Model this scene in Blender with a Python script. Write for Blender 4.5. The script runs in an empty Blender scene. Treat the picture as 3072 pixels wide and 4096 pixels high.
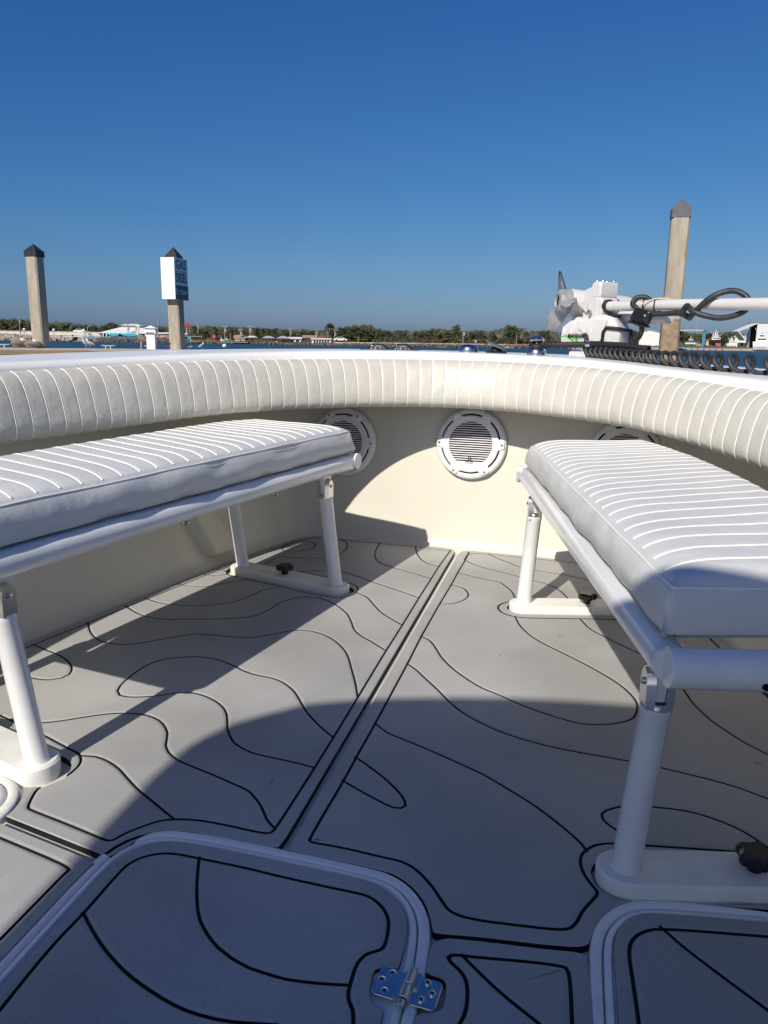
import bpy, bmesh, math, random
from mathutils import Vector, Matrix, noise
from mathutils.geometry import tessellate_polygon
rnd = random.Random(7)
S = bpy.context.scene
COL = S.collection
PI = math.pi
R = math.radians

# ------------------------------------------------------------------ helpers
def link(o, parent=None):
    COL.objects.link(o)
    if parent is not None: o.parent = parent
    return o

def meshobj(name, verts, faces, mat, parent=None, smooth=False, fm=None, sharp=None):
    me = bpy.data.meshes.new(name)
    me.from_pydata([tuple(v) for v in verts], [], faces)
    for m in (mat if isinstance(mat, (list, tuple)) else [mat]): me.materials.append(m)
    if fm: me.polygons.foreach_set('material_index', fm)
    if smooth:
        me.polygons.foreach_set('use_smooth', [True]*len(me.polygons))
        if sharp: me.set_sharp_from_angle(angle=R(sharp))
    me.validate(); me.update()
    bm = bmesh.new(); bm.from_mesh(me); bmesh.ops.recalc_face_normals(bm, faces=bm.faces); bm.to_mesh(me); bm.free()
    return link(bpy.data.objects.new(name, me), parent)

def tag(o, label=None, cat=None, group=None, kind=None):
    if label: o['label'] = label
    if cat: o['category'] = cat
    if group: o['group'] = group
    if kind: o['kind'] = kind
    return o

def empty(name, loc=(0, 0, 0), rz=0, label=None, cat=None, group=None):
    o = link(bpy.data.objects.new(name, None)); o.location = loc; o.rotation_euler = (0, 0, rz)
    o.empty_display_size = .05
    return tag(o, label, cat, group)

def copy_tree(o, parent=None):
    c = o.copy(); COL.objects.link(c)
    c.parent = parent
    for ch in [k for k in bpy.data.objects if k.parent == o]: copy_tree(ch, c)
    return c

class MB:
    """collects shapes into one mesh"""
    def __init__(s): s.v = []; s.f = []; s.m = []
    def add(s, vs, fs, mi=0):
        b = len(s.v); s.v += [tuple(v) for v in vs]; s.f += [tuple(b+i for i in f) for f in fs]; s.m += [mi]*len(fs); return s
    def box(s, a, b, mi=0, rz=0, c=None):
        x0, y0, z0 = a; x1, y1, z1 = b
        vs = [Vector((x, y, z)) for z in (z0, z1) for x, y in ((x0, y0), (x1, y0), (x1, y1), (x0, y1))]
        if rz:
            cc = Vector(c or ((x0+x1)/2, (y0+y1)/2, 0)); M = Matrix.Rotation(rz, 3, 'Z')
            vs = [M @ (v-cc)+cc for v in vs]
        return s.add(vs, [(0, 3, 2, 1), (4, 5, 6, 7), (0, 1, 5, 4), (1, 2, 6, 5), (2, 3, 7, 6), (3, 0, 4, 7)], mi)
    def tube(s, pts, r, n=10, cap=True, mi=0, closed=False):
        pts = [Vector(p) for p in pts]; N = len(pts)
        rs = r if isinstance(r, (list, tuple)) else [r]*N
        T = []
        for i in range(N):
            a = pts[(i-1) % N] if (closed or i > 0) else pts[i]; b = pts[(i+1) % N] if (closed or i < N-1) else pts[i]
            t = (b-a); T.append(t.normalized() if t.length > 1e-9 else Vector((0, 0, 1)))
        ref = Vector((0, 0, 1)) if abs(T[0].z) < .9 else Vector((1, 0, 0))
        u = T[0].cross(ref).normalized(); vs = []
        for i in range(N):
            u = (u-T[i]*u.dot(T[i])).normalized(); w = T[i].cross(u)
            for k in range(n):
                a = 2*PI*k/n; vs.append(pts[i]+(u*math.cos(a)+w*math.sin(a))*rs[i])
        fs = []
        for i in range(N if closed else N-1):
            for k in range(n):
                j = (i+1) % N
                fs.append((i*n+k, i*n+(k+1) % n, j*n+(k+1) % n, j*n+k))
        if cap and not closed:
            fs.append(tuple(range(n-1, -1, -1))); fs.append(tuple((N-1)*n+k for k in range(n)))
        return s.add(vs, fs, mi)
    def lathe(s, prof, n=32, M=None, mi=0):
        M = M or Matrix(); vs = []; fs = []
        for r_, z_ in prof:
            for k in range(n):
                a = 2*PI*k/n; vs.append(M @ Vector((r_*math.cos(a), r_*math.sin(a), z_)))
        for i in range(len(prof)-1):
            for k in range(n): fs.append((i*n+k, i*n+(k+1) % n, (i+1)*n+(k+1) % n, (i+1)*n+k))
        if prof[0][0] > 1e-6: fs.append(tuple(range(n-1, -1, -1)))
        if prof[-1][0] > 1e-6: fs.append(tuple((len(prof)-1)*n+k for k in range(n)))
        return s.add(vs, fs, mi)
    def prism(s, poly, z0, z1, M=None, mi=0, bev=0):
        """poly in xy, extruded z0..z1, optional chamfer at the top"""
        M = M or Matrix(); n = len(poly)
        rings = [(poly, z0)]
        if bev: rings += [(poly, z1-bev), (inset(poly, bev), z1)]
        else: rings += [(poly, z1)]
        vs = []; fs = []
        for pl, z in rings: vs += [M @ Vector((p[0], p[1], z)) for p in pl]
        for i in range(len(rings)-1):
            for k in range(n): fs.append((i*n+k, i*n+(k+1) % n, (i+1)*n+(k+1) % n, (i+1)*n+k))
        fs.append(tuple(range(n-1, -1, -1))); fs.append(tuple((len(rings)-1)*n+k for k in range(n)))
        return s.add(vs, fs, mi)
    def build(s, name, mat, parent=None, smooth=False, sharp=None):
        return meshobj(name, s.v, s.f, mat, parent, smooth, s.m, sharp)

def area2(p): return sum(p[i][0]*p[(i+1) % len(p)][1]-p[(i+1) % len(p)][0]*p[i][1] for i in range(len(p)))
def inset(poly, d):
    n = len(poly); sg = 1 if area2(poly) > 0 else -1; out = []
    for i in range(n):
        a = Vector(poly[i-1][:2]); b = Vector(poly[i][:2]); c = Vector(poly[(i+1) % n][:2])
        e1 = (b-a); e2 = (c-b)
        if e1.length < 1e-7: e1 = e2
        if e2.length < 1e-7: e2 = e1
        e1 = e1.normalized(); e2 = e2.normalized()
        n1 = Vector((-e1.y, e1.x))*sg; n2 = Vector((-e2.y, e2.x))*sg
        m = n1+n2; L = m.length
        m = n1 if L < 1e-4 else m/L
        k = d/max(.45, m.dot(n1)); out.append((b.x+m.x*k, b.y+m.y*k))
    return out
def catmull(P, step=.012, closed=False):
    P = [Vector(p) for p in P]; out = []; N = len(P)
    for i in range(N if closed else N-1):
        p1 = P[i]; p2 = P[(i+1) % N]
        p0 = P[i-1] if (closed or i > 0) else p1*2-p2
        p3 = P[(i+2) % N] if (closed or i+2 < N) else p2*2-p1
        m = max(1, int((p2-p1).length/step))
        for k in range(m):
            t = k/m; out.append(.5*((2*p1)+(p2-p0)*t+(2*p0-5*p1+4*p2-p3)*t*t+(3*p1-p0-3*p2+p3)*t*t*t))
    if not closed: out.append(P[-1])
    return out
def chaikin(P, it=2, closed=False):
    P = [Vector(p) for p in P]
    for _ in range(it):
        Q = [] if closed else [P[0]]
        for i in range(len(P) if closed else len(P)-1):
            a = P[i]; b = P[(i+1) % len(P)]; L = (b-a).length; k = min(.25, .03/max(L, 1e-6))
            Q += [a+(b-a)*k, b-(b-a)*k]
        if not closed: Q.append(P[-1])
        P = Q
    return P
def dedupe(P, d=.0025):
    out = [Vector(P[0])]
    for p in P[1:]:
        if (Vector(p)-out[-1]).length > d: out.append(Vector(p))
    return out
def lerp(a, b, t): return a+(b-a)*t
def interp(xs, ys, x):
    if x <= xs[0]: return ys[0]
    for i in range(len(xs)-1):
        if x <= xs[i+1]:
            t = (x-xs[i])/(xs[i+1]-xs[i]); return lerp(ys[i], ys[i+1], t)
    return ys[-1]

# ------------------------------------------------------------------ materials
def mat(name, col, rough=.5, metal=0, var=.06, scale=8, bump=0, bscale=60, coat=0, spec=.5, col2=None, rv=.08, streak=None):
    m = bpy.data.materials.new(name); m.use_nodes = True
    nt = m.node_tree; N = nt.nodes; L = nt.links; b = N['Principled BSDF']
    b.inputs['Metallic'].default_value = metal; b.inputs['Specular IOR Level'].default_value = spec
    if coat: b.inputs['Coat Weight'].default_value = coat; b.inputs['Coat Roughness'].default_value = .06
    tc = N.new('ShaderNodeTexCoord'); co = tc.outputs['Object']
    if streak:
        mp = N.new('ShaderNodeMapping'); mp.inputs['Scale'].default_value = streak; L.new(co, mp.inputs['Vector']); cs = mp.outputs['Vector']
    else: cs = co
    n = N.new('ShaderNodeTexNoise'); n.inputs['Scale'].default_value = scale; n.inputs['Detail'].default_value = 5; L.new(cs, n.inputs['Vector'])
    r = N.new('ShaderNodeValToRGB'); L.new(n.outputs['Fac'], r.inputs['Fac'])
    c2 = col2 or [c*(1-var*2) for c in col]
    r.color_ramp.elements[0].position = .32; r.color_ramp.elements[1].position = .68
    r.color_ramp.elements[0].color = (*c2, 1); r.color_ramp.elements[1].color = (*[min(1, c*(1+(0 if col2 else var*.5))) for c in col], 1)
    L.new(r.outputs['Color'], b.inputs['Base Color'])
    mr = N.new('ShaderNodeMapRange'); L.new(n.outputs['Fac'], mr.inputs['Value'])
    mr.inputs['To Min'].default_value = max(0.02, rough-rv); mr.inputs['To Max'].default_value = min(1, rough+rv)
    L.new(mr.outputs['Result'], b.inputs['Roughness'])
    if bump:
        n2 = N.new('ShaderNodeTexNoise'); n2.inputs['Scale'].default_value = bscale; n2.inputs['Detail'].default_value = 4; L.new(co, n2.inputs['Vector'])
        bp = N.new('ShaderNodeBump'); bp.inputs['Strength'].default_value = 1; bp.inputs['Distance'].default_value = bump
        L.new(n2.outputs['Fac'], bp.inputs['Height']); L.new(bp.outputs['Normal'], b.inputs['Normal'])
    return m

M = {}
M['gel_cream'] = mat('gel_cream', (.655, .625, .535), .34, var=.025, scale=3, bump=.0006, bscale=9, rv=.07)
M['gel_white'] = mat('gel_white', (.86, .85, .815), .28, var=.02, scale=4, bump=.0003, bscale=40, rv=.08)
M['nonskid'] = mat('nonskid', (.80, .80, .78), .55, var=.03, scale=30, bump=.0012, bscale=420)
M['vinyl_cream'] = mat('vinyl_cream', (.56, .538, .47), .44, var=.035, scale=14, bump=.0026, bscale=30, rv=.08)
M['vinyl_white'] = mat('vinyl_white', (.65, .65, .625), .42, var=.03, scale=10, bump=.0022, bscale=26, rv=.08)
M['piping'] = mat('piping', (.82, .81, .77), .45, var=.02)
M['thread'] = mat('thread', (.45, .45, .44), .8)
M['paint_white'] = mat('paint_white', (.76, .765, .755), .17, var=.03, scale=16, bump=.00015, bscale=30, coat=.3, rv=.05)
def chips(m, scale=55, thr=.715, col=(.10, .09, .08)):
    nt = m.node_tree; N = nt.nodes; L = nt.links; b = N['Principled BSDF']; src = b.inputs['Base Color'].links[0].from_socket
    tc = N.new('ShaderNodeTexCoord'); n = N.new('ShaderNodeTexNoise'); n.inputs['Scale'].default_value = scale; n.inputs['Detail'].default_value = 6; n.inputs['Roughness'].default_value = .6; L.new(tc.outputs['Object'], n.inputs['Vector'])
    mr = N.new('ShaderNodeMapRange'); L.new(n.outputs['Fac'], mr.inputs['Value']); mr.inputs['From Min'].default_value = thr; mr.inputs['From Max'].default_value = thr+.02
    mx = N.new('ShaderNodeMix'); mx.data_type = 'RGBA'; L.new(mr.outputs['Result'], mx.inputs[0]); L.new(src, mx.inputs[6]); mx.inputs[7].default_value = (*col, 1); L.new(mx.outputs[2], b.inputs['Base Color'])
chips(M['paint_white'])
M['plate_white'] = mat('plate_white', (.82, .81, .76), .4, var=.05, scale=18, bump=.0004, bscale=60)
chips(M['plate_white'], 22, .70, (.45, .40, .30))
M['stainless'] = mat('stainless', (.62, .62, .61), .2, metal=1, var=.04, scale=30)
M['hinge_steel'] = mat('hinge_steel', (.66, .66, .64), .24, metal=1, var=.05, scale=60)
M['black_plastic'] = mat('black_plastic', (.012, .012, .013), .38, var=.1)
M['rubber'] = mat('rubber', (.028, .028, .030), .5, var=.2, scale=60, bump=.0004, bscale=300)
M['rope'] = mat('rope', (.010, .010, .011), .6, var=.2, scale=200)
M['prop_grey'] = mat('prop_grey', (.34, .345, .355), .55, scale=34, col2=(.20, .205, .215), bump=.0006, bscale=80, streak=(1, 1, .3))
M['motor_white'] = mat('motor_white', (.60, .585, .575), .26, var=.02, scale=12, rv=.04)
M['speaker_white'] = mat('speaker_white', (.80, .80, .82), .32, var=.02)
M['dark'] = mat('dark', (.004, .004, .005), .8, spec=.1)
M['logo_grey'] = mat('logo_grey', (.10, .11, .12), .3, metal=.6)
M['green'] = mat('green', (.05, .42, .03), .3)
M['wire'] = mat('wire', (.72, .52, .36), .5)
def foam_mat_():
    m = mat('foam', (.41, .408, .396), .62, var=.05, scale=2.6, bump=.00035, bscale=700, rv=.06)
    nt = m.node_tree; N = nt.nodes; L = nt.links; b = N['Principled BSDF']; src = b.inputs['Base Color'].links[0].from_socket
    tc = N.new('ShaderNodeTexCoord')
    def layer(src, scale, lo, hi, lowv, highv, stretch=None, detail=4):
        mp = N.new('ShaderNodeMapping'); mp.inputs['Scale'].default_value = stretch or (1, 1, 1); L.new(tc.outputs['Object'], mp.inputs['Vector'])
        n = N.new('ShaderNodeTexNoise'); n.inputs['Scale'].default_value = scale; n.inputs['Detail'].default_value = detail; L.new(mp.outputs['Vector'], n.inputs['Vector'])
        mr = N.new('ShaderNodeMapRange'); L.new(n.outputs['Fac'], mr.inputs['Value']); mr.inputs['From Min'].default_value = lo; mr.inputs['From Max'].default_value = hi; mr.inputs['To Min'].default_value = lowv; mr.inputs['To Max'].default_value = highv
        mx = N.new('ShaderNodeMix'); mx.data_type = 'RGBA'; mx.blend_type = 'MULTIPLY'; mx.inputs[0].default_value = 1; L.new(src, mx.inputs[6])
        cc = N.new('ShaderNodeCombineColor'); [L.new(mr.outputs['Result'], cc.inputs[k]) for k in range(3)]; L.new(cc.outputs[0], mx.inputs[7]); return mx.outputs[2]
    o = layer(src, 420, .3, .7, .86, 1.12)                         # brushed grain
    o = layer(o, 1.7, .42, .58, .86, 1.07, detail=9)               # sun-faded and damp patches
    o = layer(o, 6, .66, .74, 1.0, 1.14, (1, .35, 1), 9)           # dry scuffs
    o = layer(o, 26, .735, .76, 1.0, .62, detail=2)                # small dark spots
    L.new(o, b.inputs['Base Color']); return m
M['foam'] = foam_mat_()
M['foam_black'] = mat('foam_black', (.004, .004, .005), .7)
M['concrete'] = mat('concrete', (.44, .39, .31), .85, col2=(.30, .255, .19), scale=3.0, bump=.006, bscale=14, streak=(2.2, 2.2, .5))
M['concrete_low'] = mat('concrete_low', (.36, .27, .18), .9, col2=(.20, .125, .075), scale=5, bump=.015, bscale=12)
M['cap_black'] = mat('cap_black', (.022, .022, .026), .45, var=.2)
M['cap_grey'] = mat('cap_grey', (.115, .12, .13), .5, var=.1)
M['sign_white'] = mat('sign_white', (.80, .81, .80), .4, var=.03, scale=3)
M['sign_navy'] = mat('sign_navy', (.030, .055, .095), .4)
M['dockwood'] = mat('dockwood', (.42, .29, .18), .85, col2=(.26, .165, .09), scale=3, streak=(.5, .5, 9), bump=.01, bscale=12)
M['dockdeck'] = mat('dockdeck', (.46, .44, .41), .85, var=.08, scale=2)
M['white_paint'] = mat('white_paint', (.78, .78, .77), .5, var=.03, scale=1)
M['roof_white'] = mat('roof_white', (.76, .76, .75), .45, var=.03, scale=.5)
M['bridge_conc'] = mat('bridge_conc', (.58, .56, .52), .8, var=.07, scale=.4)
M['rock'] = mat('rock', (.44, .39, .33), .9, col2=(.25, .21, .17), scale=1.2)
M['rock_dark'] = mat('rock_dark', (.16, .12, .09), .9, col2=(.09, .065, .05), scale=1.2)
M['turq'] = mat('turq', (.02, .42, .52), .5)
M['rail_blue'] = mat('rail_blue', (.13, .36, .52), .5)
M['roof_red'] = mat('roof_red', (.36, .075, .055), .6)
M['roof_tan'] = mat('roof_tan', (.34, .24, .17), .8)
M['roof_purple'] = mat('roof_purple', (.46, .45, .54), .5)
M['wood_dark'] = mat('wood_dark', (.06, .045, .036), .9)
M['wood_grey'] = mat('wood_grey', (.24, .21, .18), .9)
M['steel_grey'] = mat('steel_grey', (.36, .37, .38), .5)
M['shed_white'] = mat('shed_white', (.68, .68, .66), .5, var=.02, scale=.3)
M['lift_teal'] = mat('lift_teal', (.035, .20, .30), .5)
M['glass_dark'] = mat('glass_dark', (.03, .04, .05), .15)
M['pink'] = mat('pink', (.58, .32, .26), .7)
M['hull_black'] = mat('hull_black', (.02, .02, .024), .4)
M['red'] = mat('red', (.55, .06, .05), .5)
M['grass'] = mat('grass', (.13, .13, .055), .9, col2=(.085, .10, .04), scale=.3)
M['sand'] = mat('sand', (.45, .37, .30), .95, col2=(.33, .27, .22), scale=.5)
M['bark'] = mat('bark', (.16, .125, .095), .9)
M['bark_pale'] = mat('bark_pale', (.27, .235, .20), .9)
M['pelican'] = mat('pelican', (.25, .22, .19), .8, col2=(.12, .10, .09), scale=30)
M['bird_white'] = mat('bird_white', (.72, .69, .62), .8)
M['bill'] = mat('bill', (.38, .27, .16), .6)

chips(M['concrete'], 2.6, .66, (.66, .64, .60)); chips(M['concrete'], 5, .70, (.16, .13, .10))
chips(M['prop_grey'], 14, .62, (.42, .425, .43))
def leafmat(name, a, b_, c):
    m = bpy.data.materials.new(name); m.use_nodes = True
    nt = m.node_tree; N = nt.nodes; L = nt.links; b = N['Principled BSDF']
    g = N.new('ShaderNodeNewGeometry'); oi = N.new('ShaderNodeObjectInfo')
    r = N.new('ShaderNodeValToRGB'); L.new(g.outputs['Random Per Island'], r.inputs['Fac'])
    r.color_ramp.elements[0].color = (*a, 1); r.color_ramp.elements[1].color = (*c, 1)
    e = r.color_ramp.elements.new(.5); e.color = (*b_, 1)
    hs = N.new('ShaderNodeHueSaturation'); L.new(r.outputs['Color'], hs.inputs['Color'])
    mr = N.new('ShaderNodeMapRange'); L.new(oi.outputs['Random'], mr.inputs['Value']); mr.inputs['To Min'].default_value = .72; mr.inputs['To Max'].default_value = 1.3
    L.new(mr.outputs['Result'], hs.inputs['Value']); L.new(hs.outputs['Color'], b.inputs['Base Color'])
    b.inputs['Roughness'].default_value = .7; b.inputs['Specular IOR Level'].default_value = .2
    return m
M['leaf_dark'] = leafmat('leaf_dark', (.030, .038, .018), (.048, .058, .024), (.075, .080, .034))
M['leaf_olive'] = leafmat('leaf_olive', (.060, .066, .030), (.085, .085, .040), (.12, .115, .055))
M['leaf_grey'] = leafmat('leaf_grey', (.115, .10, .08), (.15, .13, .105), (.19, .165, .13))
M['leaf_palm'] = leafmat('leaf_palm', (.055, .065, .028), (.085, .09, .04), (.13, .12, .06))
M['leaf_bright'] = leafmat('leaf_bright', (.08, .11, .03), (.11, .14, .04), (.15, .17, .06))

def water_mat():
    m = bpy.data.materials.new('water'); m.use_nodes = True
    nt = m.node_tree; N = nt.nodes; L = nt.links; b = N['Principled BSDF']
    b.inputs['Base Color'].default_value = (.020, .058, .098, 1); b.inputs['Roughness'].default_value = .45; b.inputs['Specular IOR Level'].default_value = .25; b.inputs['IOR'].default_value = 1.33
    tc = N.new('ShaderNodeTexCoord')
    mp = N.new('ShaderNodeMapping'); mp.inputs['Scale'].default_value = (.5, 1.2, 1); mp.inputs['Rotation'].default_value = (0, 0, R(-12)); L.new(tc.outputs['Object'], mp.inputs['Vector'])
    n = N.new('ShaderNodeTexNoise'); n.inputs['Scale'].default_value = 1.7; n.inputs['Detail'].default_value = 7; n.inputs['Roughness'].default_value = .62; L.new(mp.outputs['Vector'], n.inputs['Vector'])
    bp = N.new('ShaderNodeBump'); bp.inputs['Strength'].default_value = .10; bp.inputs['Distance'].default_value = .07; L.new(n.outputs['Fac'], bp.inputs['Height']); L.new(bp.outputs['Normal'], b.inputs['Normal'])
    return m
M['water'] = water_mat()

# ------------------------------------------------------------------ camera
FPX = 769.0; PITCH = R(12.47); YAW = R(13.6); ROLL = R(.86)
CAM = Vector((.397, 0, .78))
RC = Matrix.Rotation(YAW, 3, 'Z') @ Matrix.Rotation(PI/2-PITCH, 3, 'X') @ Matrix.Rotation(ROLL, 3, 'Z')
cam = bpy.data.cameras.new('camera'); camo = link(bpy.data.objects.new('camera', cam))
cam.sensor_fit = 'HORIZONTAL'; cam.sensor_width = 36; cam.lens = FPX/768*36
cam.clip_start = .02; cam.clip_end = 20000
camo.matrix_world = Matrix.Translation(CAM) @ RC.to_4x4()
S.camera = camo
def bearing(px, py, D):
    """surveyed point D metres from the viewpoint on the sight line to photo position (px, py)"""
    d = RC @ Vector(((px*768/1659-384)/FPX, -(py*768/1659-512)/FPX, -1)); return CAM+d*(D/math.hypot(d.x, d.y))

# ------------------------------------------------------------------ light
SUN_AZ = R(14.5); SUN_EL = R(37)     # direction the light travels, measured from +Y towards +X
trav = Vector((math.sin(SUN_AZ)*math.cos(SUN_EL), math.cos(SUN_AZ)*math.cos(SUN_EL), -math.sin(SUN_EL)))
sl = bpy.data.lights.new('sun', 'SUN'); sl.energy = 5.0; sl.angle = R(.53); sl.color = (1, .935, .83)
so = link(bpy.data.objects.new('sun', sl)); so.rotation_euler = trav.to_track_quat('-Z', 'Y').to_euler()
w = bpy.data.worlds.new('World'); S.world = w; w.use_nodes = True
nt = w.node_tree; bg = nt.nodes['Background']; sky = nt.nodes.new('ShaderNodeTexSky')
sky.sky_type = 'NISHITA'; sky.sun_disc = False; sky.sun_elevation = SUN_EL
sky.sun_rotation = math.atan2(-trav.x, -trav.y)
sky.air_density = 1.0; sky.dust_density = 1; sky.ozone_density = 10; sky.altitude = 0
# hazy clear-sky grading: keep the zenith deep and stop the horizon from bleaching
sp = nt.nodes.new('ShaderNodeSeparateColor'); cb = nt.nodes.new('ShaderNodeCombineColor'); nt.links.new(sky.outputs['Color'], sp.inputs['Color'])
for ch, k_, p_ in (('Red', .395, 1.50), ('Green', .613, 1.10), ('Blue', 1.23, .76)):
    a_ = nt.nodes.new('ShaderNodeMath'); a_.operation = 'POWER'; a_.inputs[1].default_value = p_; nt.links.new(sp.outputs[ch], a_.inputs[0])
    b_ = nt.nodes.new('ShaderNodeMath'); b_.operation = 'MULTIPLY'; b_.inputs[1].default_value = k_; nt.links.new(a_.outputs[0], b_.inputs[0])
    nt.links.new(b_.outputs[0], cb.inputs[ch])
nt.links.new(cb.outputs['Color'], bg.inputs['Color']); bg.inputs['Strength'].default_value = .100
S.view_settings.view_transform = 'Standard'; S.view_settings.look = 'None'; S.view_settings.exposure = 0; S.view_settings.gamma = 1
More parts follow.
